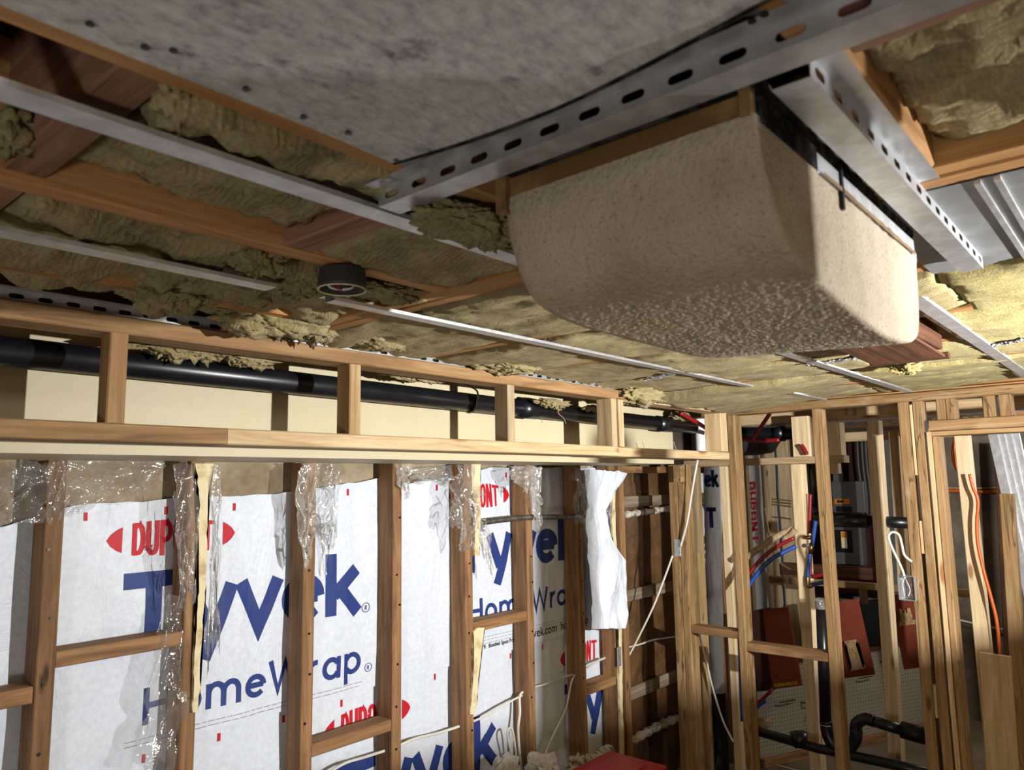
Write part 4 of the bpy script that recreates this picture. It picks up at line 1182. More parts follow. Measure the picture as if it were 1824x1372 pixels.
def crumple(label, c, s, seed, mat, name, cat):
    bm = bmesh.new(); bmesh.ops.create_icosphere(bm, subdivisions=5, radius=1.0)
    for v in bm.verts:
        p = v.co.copy(); k = 1 + .5 * fb(p.x * 1.6 + seed, p.y * 1.6, p.z * 1.6, 2) - .35 * abs(fb(p.x * 3 + seed, p.y * 3, p.z * 3, 2))
        v.co = Vector((p.x * s[0] * k, p.y * s[1] * k, p.z * s[2] * k))
    return tag(link(name, mesh_from(bm, name), mat, None, c), label, cat)
crumple('crumpled greyish plastic bag at the bottom edge, under the looped cable', W(893, 1388, Y=2.25), (.13, .05, .075), 3, 'white_bag', 'plastic_bag', 'bag')
crumple('crumpled plastic bag at the bottom edge before the shaded bay', W(965, 1372, Y=2.22), (.10, .06, .075), 9, 'white_bag', 'plastic_bag', 'bag')
crumple('wad of film at the foot of the seventh stud', W(1028, 1366, Y=2.24), (.06, .05, .05), 5, 'pipe_wrap', 'film_wad', 'plastic film')

# ================================================================== STUD PARTITION AT THE END OF THE ROOM
PX = 3.700; PD = 0.089
def pst(y0, y1, label, z0=0.04, z1=EYE + .331, mat='wood_partition', x0=PX, d=PD, name='partition_stud', group='old partition studs'):
    return lum(name, (x0, x0 + d, y0, y1, z0, z1), 'z', mat, label, 'stud', group)
lum('partition_plate', (PX, PX + PD, -0.9, 2.10, EYE + .332, EYE + .372), 'y', 'wood_partition', 'old top plate of the stud partition', 'plate')
lum('partition_plate', (PX + .03, PX + PD + .03, -0.9, 2.10, EYE + .3725, JB - .001), 'y', 'wood_joist', 'second top plate of the partition, tight under the joists', 'plate')
lum('partition_plate', (PX, PX + PD, 0.76, 2.10, 0.0, 0.039), 'y', 'wood_partition', 'sole plate of the stud partition', 'plate')
pst(1.671, 1.710, 'old cracked partition stud where the soffit ends')
pst(1.234, 1.273, 'old cracked partition stud, second from the soffit')
pst(0.846, 0.891, 'old rough partition stud carrying the metal box')
pst(0.792, 0.830, 'old partition stud beside the door opening')
pst(1.974, 2.015, 'partition stud near the wrap wall, front ply', z1=EYE + .083)
pst(2.017, 2.068, 'partition stud near the wrap wall, back ply', z1=EYE + .083)
tag(boxo('stud_offcut', (PX - .045, PX - .001, 1.966, 2.012, EYE - .01, EYE + .075), 'wood_partition', None, .002), 'short offcut nailed to the top of the corner stud', 'wood block')
for z0, z1, lab in ((EYE + .005, EYE + .318, 'pale upper shim strip between the two door studs'), (EYE - .335, EYE - .195, 'pale middle shim strip between the two door studs'), (EYE - 1.02, EYE - .885, 'pale lower shim strip between the two door studs')):
    lum('shim_strip', (PX + .002, PX + .05, 0.8315, 0.8445, z0, z1), 'z', 'wood_new', lab, 'shim', 'shims beside the door')
def door():
    lum('door_header', (PX, PX + PD, -0.62, 0.770, EYE + .196, EYE + .242), 'y', 'wood_partition', 'old door header beam with square nail plates', 'header')
    lum('door_jamb', (PX - .004, PX + .11, -0.60, 0.765, EYE + .174, EYE + .193), 'y', 'wood_partition', 'reddish head jamb board under the door header', 'door jamb', 'door jamb boards')
    lum('door_jamb', (PX - .006, PX + .03, 0.764, 0.783, 0.0, EYE + .192), 'z', 'wood_new', 'pale outer jamb strip of the door opening', 'door jamb', 'door jamb boards')
    lum('door_jamb', (PX + .002, PX + .11, 0.737, 0.7625, 0.0, EYE + .172), 'z', 'wood_partition', 'reddish inner jamb board of the door opening', 'door jamb', 'door jamb boards')
door()
for y0, y1, lab in ((0.700, 0.736, 'first short cripple stud over the door, cracked'), (0.664, 0.699, 'second short cripple stud over the door, paler'), (0.515, 0.561, 'third short cripple stud over the door'), (0.458, 0.503, 'fourth short cripple stud over the door, yellowish'), (0.10, 0.145, 'cripple stud over the door past the right edge')):
    pst(y0, y1, lab, EYE + .243, EYE + .331, name='cripple_stud', group='cripple studs over the door')
def pbl(label, y0, y1, z0, z1):
    return lum('partition_blocking', (PX + .004, PX + PD - .004, y0, y1, z0, z1), 'y', 'wood_old', label, 'wood block', 'blocking in the partition')
pbl('brown block between the corner stud and the soffit-end stud', 1.711, 1.972, EYE - .800, EYE - .760)
pbl('splintered brown block between the two cracked partition studs', 1.274, 1.670, EYE - .853, EYE - .812)
# steel plates and the cable across the kraft bay
tag(boxo('nail_plate', (PX - .003, PX - .0005, 2.010, 2.048, EYE - .405, EYE - .315), 'galvanised', None, .0006), 'small grey steel nail plate on the corner stud', 'nail plate')
p_ = W(1102, 1170, Y=2.296)
tag(boxo('nail_plate', (p_.x - .018, p_.x + .018, 2.292, 2.2945, p_.z - .05, p_.z + .05), 'galvanised', None, .0006), 'small grey steel nail plate on the last wrap wall stud', 'nail plate')
cable('white cable dropping from the soffit to the corner stud', [W(1246, 806, X=3.66), W(1241, 828, X=3.665), W(1232, 880, X=3.67), W(1224, 930, X=3.675), W(1212, 975, X=3.688)], 0.0055)
cable('white cable slanting down across the kraft paper bay', [W(1198, 990, X=3.70), W(1188, 1018, X=3.69), W(1165, 1078, X=3.66), W(1135, 1140, X=3.63), W(1120, 1168, X=3.62), W(1113, 1174, X=3.615)], 0.0055)

# ------------------------------------------------------------------ kraft-faced bay
grid_sheet('kraft_paper_sheet', 'brown kraft paper facing in the bay beyond the wrap wall', 'kraft paper',
    [(3.63, 2.44, 1.83), (4.75, 2.44, 1.83), (4.75, 2.44, 0.02), (3.63, 2.44, 0.02)], 'kraft_paper', 60, 80,
    lambda u, v: (0, -0.035 * abs(math.sin(u * 9.0)) ** .6 - 0.03 * abs(fb(u * 5, v * 3, 2, 3)), 0))
def strap(label, z, h):
    return lum('wall_strapping', (3.63, 4.80, 2.375, 2.398, z, z + h), 'x', 'wood_weathered', label, 'strapping', 'strapping over the kraft paper')
strap('upper pale strap across the kraft paper', EYE - .150, .062)
strap('middle pale strap across the kraft paper', EYE - .680, .066)
strap('lower pale strap across the kraft paper', EYE - 1.215, .066)
tag(tube('wrapped_pipe', [W(1114, 917, Y=2.37), W(1150, 912, Y=2.37), W(1200, 905, Y=2.37), W(1235, 902, Y=2.37)], [0.019 + .004 * math.sin(i * 1.9) for i in range(25)], 'pipe_wrap', None, 12), 'thin pipe in crumpled wrap across the kraft bay, upper', 'pipe')
tag(tube('wrapped_pipe', [W(1124, 1322, Y=2.37), W(1150, 1306, Y=2.37), W(1180, 1290, Y=2.37), W(1206, 1280, Y=2.37)], [0.024 + .005 * math.sin(i * 1.6) for i in range(25)], 'pipe_wrap', None, 12), 'thin pipe in crumpled wrap across the kraft bay, lower', 'pipe')
cable('thin white cable across the kraft paper at mid height', [W(1116, 1154, Y=2.36), W(1140, 1148, Y=2.36), W(1165, 1140, Y=2.36), W(1205, 1134, Y=2.36)], 0.005)
lum('wall_top_plate', (3.62, 4.9, 2.31, 2.40, 1.795, 1.834), 'x', 'wood_old', 'crusty brown plate at the top of the kraft paper bay', 'plate')

# ================================================================== NEW WALL AND PLUMBING BEHIND THE PARTITION
NX = 4.25
def nst(label, y0, y1, z0, z1, mat='wood_pale', x0=NX, d=0.089, name='new_stud'):
    return lum(name, (x0, x0 + d, y0, y1, z0, z1), 'z', mat, label, 'stud', 'new pale studs')
nst('new pale stud right of the kraft bay', 2.195, 2.247, 0.0, EYE + .078, 'wood_plank')
nst('new pale stud just left of the soffit-end stud', 1.985, 2.030, 0.0, EYE + .078)
nst('new pale stud between the two cracked partition studs', 1.540, 1.600, 0.0, EYE + .078)
nst('short new pale stud on top of the cross plate', 1.485, 1.580, EYE + .120, EYE + .345)
nst('short new pale stud at the end of the cross plate', 1.318, 1.385, EYE + .120, EYE + .300)
lum('cross_plate', (NX - .003, NX + .09, 1.307, 2.26, EYE + .080, EYE + .119), 'y', 'wood_new', 'pale plate of the soffit frame continuing behind the partition', 'soffit plate')
tag(boxo('stud_offcut', (NX + .01, NX + .07, 1.345, 1.385, EYE + .02, EYE + .079), 'wood_new', None, .002), 'pale offcut hanging under the end of the cross plate', 'wood block')
def nbeam(label, a, b, wid, thk, mat, cat, X, name, wd=(0, 1, 0), group=None):
    return tag(beam(name, W(*a, X=X), W(*b, X=X), wid, thk, wd, mat), label, cat, group)
nbeam('new pale stud with a drilled hole for the black pipe', (1557, 750), (1604, 1440), 0.060, 0.085, 'wood_pale', 'stud', NX + .045, 'new_stud', group='new pale studs')
nbeam('new pale stud seen through the door opening, beside the orange tube', (1713, 760), (1781, 1440), 0.062, 0.085, 'wood_pale', 'stud', NX + .045, 'new_stud', group='new pale studs')
def select_beam():
    z0, z1 = W(1530, 745, X=4.42).z, W(1530, 716, X=4.42).z
    o = lum('ceiling_plate', (4.42, 4.46, 0.10, 2.2, z0, z1), 'y', 'wood_new', 'long pale board with stamped print under the far joists', 'plate')
    cu = bpy.data.curves.new('t', 'FONT'); cu.body = 'SELECT'; cu.size = 0.034; cu.resolution_u = 2
    to = bpy.data.objects.new('t', cu); C.objects.link(to)
    me = bpy.data.meshes.new_from_object(to.evaluated_get(bpy.context.evaluated_depsgraph_get())); bpy.data.objects.remove(to, do_unlink=True)
    bpy.context.view_layer.update()
    for k, (y, n) in enumerate(((1.275, 'stamped_print'), (1.32, 'stamped_print'))):
        q = link(n, me if k == 0 else me.copy(), 'black_print' if k == 0 else None); q.parent = o; q.matrix_parent_inverse = o.matrix_world.inverted()
        q.matrix_world = Matrix.Translation((4.4185, y, z0 + .012 if k == 0 else z0 + .02)) @ Matrix(((0, 0, -1, 0), (0, 1, 0, 0), (1, 0, 0, 0), (0, 0, 0, 1))) @ Matrix.Diagonal((.55, .8, 1, 1))
    tag(boxo('metal_track', (4.43, 4.52, 0.10, 2.1, z0 - .012, z0 - .001), 'galvanised', None, .001), 'shiny steel track under the long pale board', 'steel track')
    channel('slotted channel in the far room, seen between the partition studs', 'y', 0.7, 1.75, 4.9, 1, zt=W(1550, 752, X=4.9).z + .01, depth=.03)
    lum('ceiling_plate', (4.95, 4.99, 0.6, 1.85, W(1550, 785, X=4.95).z, W(1550, 768, X=4.95).z), 'y', 'wood_grey', 'greyish beam under the far slotted channel', 'plate')
select_beam()

# vent stack
def vent():
    t = empty('vent_pipe', (4.36, 1.55, EYE), 'black plastic vent pipe with elbows behind the partition', 'pipe')
    X = 4.38
    a = [W(1290, 770, X=X), W(1330, 772, X=X), W(1395, 772, X=X)]
    tube('horizontal_run', a, 0.040, 'abs_black', t, 20)
    tube('hub', [W(1380, 772, X=X), W(1398, 772, X=X)], 0.047, 'abs_black', t, 20, curve=False)
    tube('elbow', [W(1396, 772, X=X), W(1425, 776, X=X), W(1443, 792, X=X), W(1448, 815, X=X)], 0.036, 'abs_black', t, 18)
    tube('vertical_run', [W(1447, 808, X=X), W(1451, 905, X=X)], 0.026, 'abs_black', t, 18, curve=False)
    tube('hub', [W(1450, 902, X=X), W(1452, 918, X=X)], 0.031, 'abs_black', t, 18, curve=False)
    tube('elbow', [W(1451, 912, X=X), W(1456, 925, X=X), W(1470, 930, X=X), W(1485, 930, X=X)], 0.028, 'abs_black', t, 18)
    tube('horizontal_run', [W(1478, 927, X=4.33), W(1548, 928, X=4.31)], 0.037, 'abs_black', t, 20, curve=False)
    tube('horizontal_run', [W(1548, 928, X=4.31), W(1620, 932, X=4.29)], 0.029, 'abs_black', t, 20, curve=False)
vent()
tag(tube('insulated_duct', [W(1270, 785, X=4.75), W(1320, 785, X=4.75), W(1355, 783, X=4.75), W(1380, 779, X=4.75), W(1392, 775, X=4.75)], [0.10] * 17 + [0.095] * 4 + [0.09, .08, .07, .06, .05, .045, .04, .03, .02, .015, .01, .006][:12], 'dark_grey_plastic', None, 24), 'dark grey rounded duct end behind the partition', 'duct')
def pipe(label, pts, r, mat, cat='pipe', name='water_pipe'):
    return tag(tube(name, pts, r, mat, None, 12), label, cat)
pipe('red water pipe slanting behind the soffit end', [W(1212, 736, Y=1.80), W(1240, 752, Y=1.80), W(1272, 772, Y=1.80)], 0.011, 'pex_red')
pipe('short red water pipe between the last post and the partition stud', [W(1294, 779, X=3.85), W(1312, 779, X=3.85)], 0.011, 'pex_red')
pipe('red water pipe rising steeply behind the partition plate', [W(1372, 736, X=4.15), W(1356, 760, X=4.15), W(1340, 784, X=4.15)], 0.011, 'pex_red')
pipe('red water pipe lying level under the black vent pipe', [W(1318, 782, X=4.20), W(1350, 785, X=4.20), W(1388, 784, X=4.20)], 0.012, 'pex_red')
pipe('red water pipe end below the vent elbow', [W(1427, 793, X=4.22), W(1432, 800, X=4.22), W(1437, 810, X=4.22)], 0.012, 'pex_red')
def foam():
    p0, p1 = W(1247, 744, X=3.80), W(1249, 806, X=3.80)
    t = empty('foam_pipe', p1, 'white foam-covered pipe with a blue end behind the soffit', 'pipe')
    tube('foam_sleeve', [p0, (p0 + p1) / 2 + Vector((0, .002, 0)), p1], 0.028, 'foam_white', t, 18)
    tube('blue_end', [p0 + Vector((0, 0, .012)), p0 - Vector((0, 0, .008))], 0.031, 'pex_blue', t, 18, curve=False)
foam()
nbeam('blue grey panel strip behind the soffit end', (1239, 765), (1240, 815), 0.05, 0.01, 'grey_enamel', 'panel', 3.98, 'panel_strip')
# water pipes with fittings right of the pale stud
def manifold():
    X = 4.24
    t = empty('pipe_manifold', W(1445, 985, X=X), 'blue and red water pipes with brass fittings beside the pale stud', 'pipes')
    tube('blue_pipe', [W(1453, 928, X=X), W(1449, 955, X=X), W(1446, 975, X=X)], .011, 'pex_blue', t)
    tube('blue_pipe', [W(1443, 985, X=X), W(1440, 1010, X=X), W(1438, 1032, X=X)], .011, 'pex_blue', t)
    tube('blue_pipe', [W(1443, 1043, X=X), W(1455, 1040, X=X), W(1470, 1037, X=X)], .011, 'pex_blue', t)
    tube('red_pipe', [W(1443, 880, X=X + .04), W(1442, 920, X=X + .04), W(1441, 950, X=X + .04)], .010, 'pex_red', t)
    tube('red_pipe', [W(1444, 985, X=X + .04), W(1443, 1010, X=X + .04), W(1444, 1025, X=X + .04)], .009, 'pex_red', t)
    tube('red_pipe', [W(1446, 1028, X=X + .02), W(1460, 1025, X=X + .02), W(1472, 1020, X=X + .02)], .010, 'pex_red', t)
    tube('brass_fitting', [W(1446, 968, X=X), W(1443, 986, X=X)], .014, 'brass', t, curve=False)
    tube('brass_fitting', [W(1434, 957, X=X), W(1444, 958, X=X)], .012, 'brass', t, curve=False)
    tube('brass_valve', [W(1434, 972, X=X), W(1448, 972, X=X)], .011, 'galvanised', t, curve=False)
    tube('brass_fitting', [W(1438, 1028, X=X), W(1440, 1044, X=X), W(1448, 1042, X=X)], .013, 'brass', t)
manifold()
pipe('grey pipe curving out of the wall behind the soffit-end stud', [W(1325, 998, X=4.15), W(1345, 982, X=4.17), W(1380, 958, X=4.2), W(1412, 942, X=4.22)], 0.018, 'wood_grey', name='grey_pipe')
tag(tube('grey_pipe', [W(1398, 960, X=4.2), W(1408, 953, X=4.2), W(1416, 944, X=4.2)], 0.017, 'wood_grey', None, 12), 'grey pipe stub with an open dark end', 'pipe')
pipe('dark red water pipe curving up beside the grey pipe', [W(1325, 1042, X=4.1), W(1342, 1012, X=4.12), W(1375, 980, X=4.16), W(1415, 958, X=4.2)], 0.011, 'pex_red')
pipe('blue water pipe curving up beside the grey pipe', [W(1325, 1060, X=4.06), W(1343, 1030, X=4.08), W(1375, 996, X=4.12), W(1418, 973, X=4.18)], 0.012, 'pex_blue')
pipe('blue water pipe dropping beside the soffit-end stud', [W(1318, 1140, X=3.86), W(1320, 1220, X=3.86), W(1323, 1285, X=3.86)], 0.011, 'pex_blue')
pipe('short red hose end above the pegboard', [W(1350, 1252, X=4.3), W(1362, 1242, X=4.3), W(1376, 1228, X=4.3)], 0.010, 'pex_red')
pipe('short blue hose end above the pegboard', [W(1346, 1262, X=4.3), W(1356, 1254, X=4.3), W(1364, 1248, X=4.3)], 0.010, 'pex_blue')
# drain with trap
def trap():
    X = 4.12
    t = empty('drain_trap', W(1465, 1300, X=X), 'black drain standpipe with trap and clear plastic over its top', 'pipe')
    tube('standpipe', [W(1463, 1072, X=X), W(1471, 1290, X=X)], 0.029, 'abs_black', t, 20, curve=False)
    tube('trap_bend', [W(1471, 1284, X=X), W(1475, 1310, X=X), W(1490, 1332, X=X), W(1510, 1333, X=X), W(1523, 1318, X=X), W(1525, 1300, X=X)], 0.031, 'abs_black', t, 20)
    tube('trap_bend', [W(1524, 1306, X=X), W(1526, 1290, X=X), W(1540, 1281, X=X), W(1556, 1285, X=X)], 0.029, 'abs_black', t, 20)
    tube('trap_arm', [W(1548, 1283, X=X), W(1612, 1302, X=X)], 0.027, 'abs_black', t, 20, curve=False)
    tube('coupling', [W(1606, 1300, X=X), W(1650, 1312, X=X)], 0.040, 'abs_dark', t, 20, curve=False)
    bm = bmesh.new(); bm_tube(bm, [(0, 0, 0), (0, 0, .05), (0, 0, .055)], [.032, .031, .02], 12)
    link('plastic_cap', mesh_from(bm, 'cap'), 'poly_film_milky', t, W(1463, 1074, X=X) - t.location - Vector((0, 0, .03)))
    tube('white_ring', [W(1459, 1291, X=X - .02), W(1470, 1294, X=X - .031), W(1480, 1294, X=X - .02)], 0.002, 'cable_white', t, 6)
trap()
def lowpipe():
    X = 4.10
    t = empty('floor_drain_pipe', W(1420, 1325, X=X), 'black drain pipe running low behind the partition with a cleanout', 'pipe')
    tube('pipe_run', [W(1335, 1299, X=X), W(1455, 1333, X=X), W(1600, 1364, X=X + .05), W(1680, 1384, X=X + .05)], 0.024, 'abs_black', t, 18, curve=False)
    tube('cleanout', [W(1422, 1305, X=X), W(1426, 1330, X=X)], [0.045, .038], 'abs_black', t, 20, curve=False)
lowpipe()
# metal box on the stud and its looped cable
def ebox():
    c = W(1615, 1048, X=3.67)
    t = empty('junction_box', c, 'open grey metal junction box fixed to the partition stud', 'electrical box')
    w2, h2 = .033, .052
    boxo('back_plate', (c.x + .045, c.x + .048, c.y - w2, c.y + w2, c.z - h2, c.z + h2), 'galvanised', t)
    for n, b in (('box_side', (c.x - .005, c.x + .045, c.y - w2, c.y - w2 + .002, c.z - h2, c.z + h2)), ('box_side', (c.x - .005, c.x + .045, c.y + w2 - .002, c.y + w2, c.z - h2, c.z + h2)),
                 ('box_top', (c.x - .005, c.x + .045, c.y - w2 + .002, c.y + w2 - .002, c.z + h2 - .002, c.z + h2)), ('box_bottom', (c.x - .005, c.x + .045, c.y - w2 + .002, c.y + w2 - .002, c.z - h2, c.z - h2 + .002))):
        boxo(n, b, 'galvanised', t)
    for k, m in enumerate(('pex_red', 'cable_white', 'abs_dark', 'cable_white')):
        o_ = (k - 1.5) * .010
        tube('wire', [(c.x + .02, c.y + .01 - o_ * .3, c.z + h2 - .004), (c.x + .004, c.y + o_, c.z + .02), (c.x + .01, c.y + o_ * 1.3 - .004, c.z - .01), (c.x + .002, c.y + o_ * .8, c.z - .035)], .0018, m, t, 6)
ebox()
cable('bright white cable looping up out of the metal junction box', [W(a, b, X=3.68) for a, b in ((1612, 1030), (1605, 1010), (1592, 983), (1584, 963), (1583, 954), (1590, 948), (1601, 953), (1606, 969), (1611, 989), (1624, 1001))], 0.0055)

# ------------------------------------------------------------------ through the door opening
pipe('orange tube hanging beside the pale stud in the doorway', [W(a, b, X=4.2) for a, b in ((1727, 845), (1733, 868), (1742, 893), (1740, 930), (1742, 970), (1751, 1012), (1764, 1060), (1775, 1105), (1781, 1160), (1783, 1200))], 0.0075, 'orange_plastic', 'tube', 'orange_tube')
pipe('orange tube curving left of the doorway stud at the top', [W(a, b, X=4.5) for a, b in ((1707, 700), (1702, 780), (1699, 800), (1700, 820), (1706, 838))], 0.012, 'orange_plastic', 'tube', 'orange_tube')
pipe('orange tube running level along the far concrete wall', [W(a, b, X=6.47) for a, b in ((1660, 874), (1720, 875), (1760, 876), (1800, 875))], 0.012, 'orange_plastic', 'tube', 'orange_tube')
cable('grey cable above the level orange tube on the far wall', [W(a, b, X=6.48) for a, b in ((1660, 869), (1720, 870), (1790, 869))], 0.006, 'wood_grey')
cable('white cable strung low along the far concrete wall', [W(a, b, X=6.46) for a, b in ((1690, 1100), (1740, 1112), (1790, 1122), (1815, 1126))], 0.007)
for k, (a, b, m) in enumerate((((1768, 770), (1826, 1030), 'galvanised'), ((1780, 770), (1838, 1030), 'galvanised'), ((1793, 770), (1850, 1030), 'galvanised'), ((1807, 770), (1862, 1030), 'galvanised'))):
    p0, p1 = W(*a, X=4.75 + k * .03), W(*b, X=4.75 + k * .03)
    d = (p1 - p0); p0 = p0 - d * .15; p1 = p1 + d * ((p1.z - 0.0) / max(.01, p0.z - p1.z) * 0 + 1.9)
    bm = bmesh.new(); L = d.length * 3.05
    for q in ((-.021, -.016), (-.021, .016), (.021, .016), (.021, -.016)): pass
    prof = [(-.014, .016), (-.021, .016), (-.021, -.016), (.021, -.016), (.021, .016), (.014, .016)]
    va = [bm.verts.new((-L / 2, y, z)) for y, z in prof]; vb = [bm.verts.new((L / 2, y, z)) for y, z in prof]
    for i in range(5): bm.faces.new((va[i], va[i + 1], vb[i + 1], vb[i]))
    o = link('steel_stud', mesh_from(bm, 'steel_stud'), m); ex = (p1 - p0).normalized(); ey = (Vector((0, 1, 0)) - ex * ex.y).normalized(); ez = ex.cross(ey)
    o.matrix_world = Matrix.Translation((p0 + p1) / 2) @ Matrix(((ex.x, ey.x, ez.x, 0), (ex.y, ey.y, ez.y, 0), (ex.z, ey.z, ez.z, 0), (0, 0, 0, 1)))
    md = o.modifiers.new('g', 'SOLIDIFY'); md.thickness = .0008
    tag(o, ('first', 'second', 'third', 'fourth')[k] + ' leaning silver steel stud in the bundle seen through the door, counted from the left', 'steel stud', 'leaning steel studs')
nbeam('wide pale plank leaning at the foot of the doorway stud', (1772, 1166), (1790, 1440), 0.125, 0.03, 'wood_new', 'plank', 4.16, 'plank')
nbeam('brown stud at the far right edge of the doorway', (1794, 880), (1830, 1440), 0.06, 0.08, 'wood_partition', 'stud', 4.6, 'partition_stud')
nbeam('dark upright timber before the far concrete wall', (1786, 790), (1812, 1300), 0.10, 0.05, 'wood_dark', 'timber', 6.2, 'upright_timber')
nbeam('dark iron bar leaning inside the door jamb', (1694, 950), (1712, 1372), 0.018, 0.018, 'abs_dark', 'bar', 3.95, 'iron_bar')
nbeam('pale new stud further back, left of the door studs', (1594, 770), (1611, 1043), 0.055, 0.08, 'wood_grey', 'stud', 4.9, 'new_stud', group='new pale studs')
nbeam('bluish grey strip board further back in the dark gap', (1573, 770), (1592, 1060), 0.085, 0.02, 'grey_enamel', 'board', 5.6, 'grey_board')
tag(boxo('concrete_block', (6.2, 6.4, 0.86, 1.02, 0.0, 0.22), 'concrete', None, .01), 'concrete block on the floor by the far wall', 'concrete block')

# ------------------------------------------------------------------ workshop corner behind the partition
def slab_px(name, label, cat, X, px, th, mat, group=None):
    o = poly_slab(name, [W(a, b, X=X) for a, b in px], (th, 0, 0), mat)
    return tag(o, label, cat, group)
slab_px('backboard', 'dark red painted backboard behind the breaker boxes', 'board', 6.44, ((1440, 775), (1600, 775), (1600, 1055), (1440, 1060)), .02, 'deep_red_paint')
def breaker():
    X = 6.31
    for nm, lab, q, extra in (('breaker_box', 'upper dark grey breaker box with an orange warning label', (1480, 1542, 858, 914), 'u'), ('breaker_box', 'lower dark grey breaker box with a black door', (1480, 1538, 920, 1008), 'l')):
        a, b = W(q[0], q[2], X=X), W(q[1], q[3], X=X)
        t = empty(nm, (X + .05, (a.y + b.y) / 2, b.z), lab, 'breaker box', 'breaker boxes')
        boxo('box_shell', (X, X + .12, b.y, a.y, b.z, a.z), 'grey_enamel', t, .006)
        if extra == 'u':
            c, d = W(1486, 889, X=X), W(1513, 898, X=X); boxo('warning_label', (X - .002, X - .0005, d.y, c.y, d.z, c.z), 'orange_label', t)
            c, d = W(1491, 891, X=X), W(1503, 896, X=X); boxo('label_print', (X - .003, X - .0021, d.y, c.y, d.z, c.z), 'black_print', t)
            c, d = W(1490, 902, X=X), W(1518, 912, X=X); boxo('switch_plate', (X - .006, X - .0005, d.y, c.y, d.z, c.z), 'abs_dark', t)
        else:
            c, d = W(1486, 944, X=X), W(1520, 985, X=X); boxo('breaker_door', (X - .006, X - .0005, d.y, c.y, d.z, c.z), 'abs_dark', t)
            c, d = W(1498, 947, X=X), W(1510, 977, X=X); boxo('rating_label', (X - .008, X - .0061, d.y, c.y, d.z, c.z), 'gypsum_paper', t)
            c, d = W(1499, 948, X=X), W(1509, 958, X=X); boxo('label_heading', (X - .009, X - .0081, d.y, c.y, d.z, c.z), 'orange_label', t)
    a, b = W(1519, 995, X=X), W(1536, 1018, X=X)
    t = empty('power_outlet', (X + .05, (a.y + b.y) / 2, b.z), 'pale duplex outlet below the breaker boxes', 'outlet')
    boxo('outlet_plate', (X + .09, X + .13, b.y, a.y, b.z, a.z), 'dark_grey_plastic', t, .004)
    for f in (.28, .72):
        cz = b.z + (a.z - b.z) * f
        boxo('socket', (X + .086, X + .0895, b.y + .015, a.y - .015, cz - .018, cz + .018), 'abs_dark', t, .004)
breaker()
for k, x in enumerate((1526, 1534, 1541)):
    cable(('first', 'second', 'third')[k] + ' grey cable dropping beside the breaker boxes, from the left', [W(x, 782, X=6.35), W(x + 3, 830, X=6.35), W(x + 9, 880, X=6.35), W(x + 11, 930, X=6.35)], 0.011, 'dark_grey_plastic')
slab_px('meter_box', 'small grey box hanging above the breaker boxes', 'electrical box', 6.35, ((1484, 842), (1496, 842), (1496, 868), (1484, 868)), .08, 'grey_enamel')
lum('workbench_rail', (5.80, 5.86, 1.2, 2.30, W(1520, 1032, X=5.8).z, W(1520, 1010, X=5.8).z), 'y', 'wood_dark', 'dark timber rail below the outlet', 'timber')
lum('workbench_rail', (5.55, 5.60, 1.0, 2.30, W(1520, 1049, X=5.55).z, W(1520, 1037, X=5.55).z), 'y', 'wood_partition', 'pale timber shelf edge above the red boards', 'timber')
nbeam('short timber leg under the pale shelf edge', (1537, 1048), (1540, 1075), .05, .03, 'wood_partition', 'timber', 5.6, 'shelf_leg')
slab_px('cabinet_shade', 'black slab standing for the shade inside an open cabinet behind the red boards', 'cabinet', 6.22, ((1335, 1088), (1650, 1062), (1650, 1205), (1335, 1238)), .05, 'abs_dark')  # dark void inside the cabinet, put in as a flat black slab
# pegboard standing on the floor, turned slightly
pa, pb = Vector((4.66, 2.052, 0)), Vector((6.05, 1.43, 0))
def peg():
    d = (pb - pa); L = d.length; ang = math.atan2(d.y, d.x)
    t = empty('pegboard_panel', pa, 'pale perforated pegboard panel standing on the floor behind the pipes', 'pegboard')
    t.rotation_euler = (0, 0, ang)
    bm = bmesh.new(); bm_box(bm, 0, L, 0, .012, .05, .58); link('pegboard_sheet', mesh_from(bm, 'peg'), 'pegboard', t)
    bm = bmesh.new(); bm_box(bm, 0, L, -.035, .02, 0, .05); bevel_all(bm, .003); link('base_rail', mesh_from(bm, 'rail'), 'wood_old', t)
    bm = bmesh.new(); bm_box(bm, 0, L, -.012, .03, .58, .60); link('top_rail', mesh_from(bm, 'rail2'), 'wood_dark', t)
    for x, z, kind in ((.36, .33, 0), (.86, .50, 1), (.92, .42, 1), (1.10, .50, 0), (.22, .36, 1)):
        pts = [(x, 0, z), (x + .02, -.03, z), (x + .09, -.035, z), (x + .05, -.035, z - .06), (x + .03, -.03, z - .09)] if kind == 0 else [(x - .06, -.02, z), (x, -.03, z + .004), (x + .07, -.02, z)]
        bm = bmesh.new(); bm_tube(bm, pts, .004, 6); link('tool_hook', mesh_from(bm, 'hook'), 'abs_dark', t)
peg()
bpy.context.view_layer.update()
def red_board(label, X, px, mat, th=.02):
    return slab_px('red_board', label, 'board', X, px, th, mat, 'red boards above the pegboard')
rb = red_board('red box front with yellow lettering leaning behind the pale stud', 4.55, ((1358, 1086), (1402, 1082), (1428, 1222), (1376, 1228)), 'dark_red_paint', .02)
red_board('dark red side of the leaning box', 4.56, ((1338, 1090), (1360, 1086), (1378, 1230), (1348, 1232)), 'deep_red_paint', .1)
cu = bpy.data.curves.new('t', 'FONT'); cu.body = 'SUPERHEROS!'; cu.size = 0.052; cu.offset = .0012; cu.resolution_u = 2
to = bpy.data.objects.new('t', cu); C.objects.link(to)
me = bpy.data.meshes.new_from_object(to.evaluated_get(bpy.context.evaluated_depsgraph_get())); bpy.data.objects.remove(to, do_unlink=True)
q = link('yellow_lettering', me, 'yellow_print', rb)
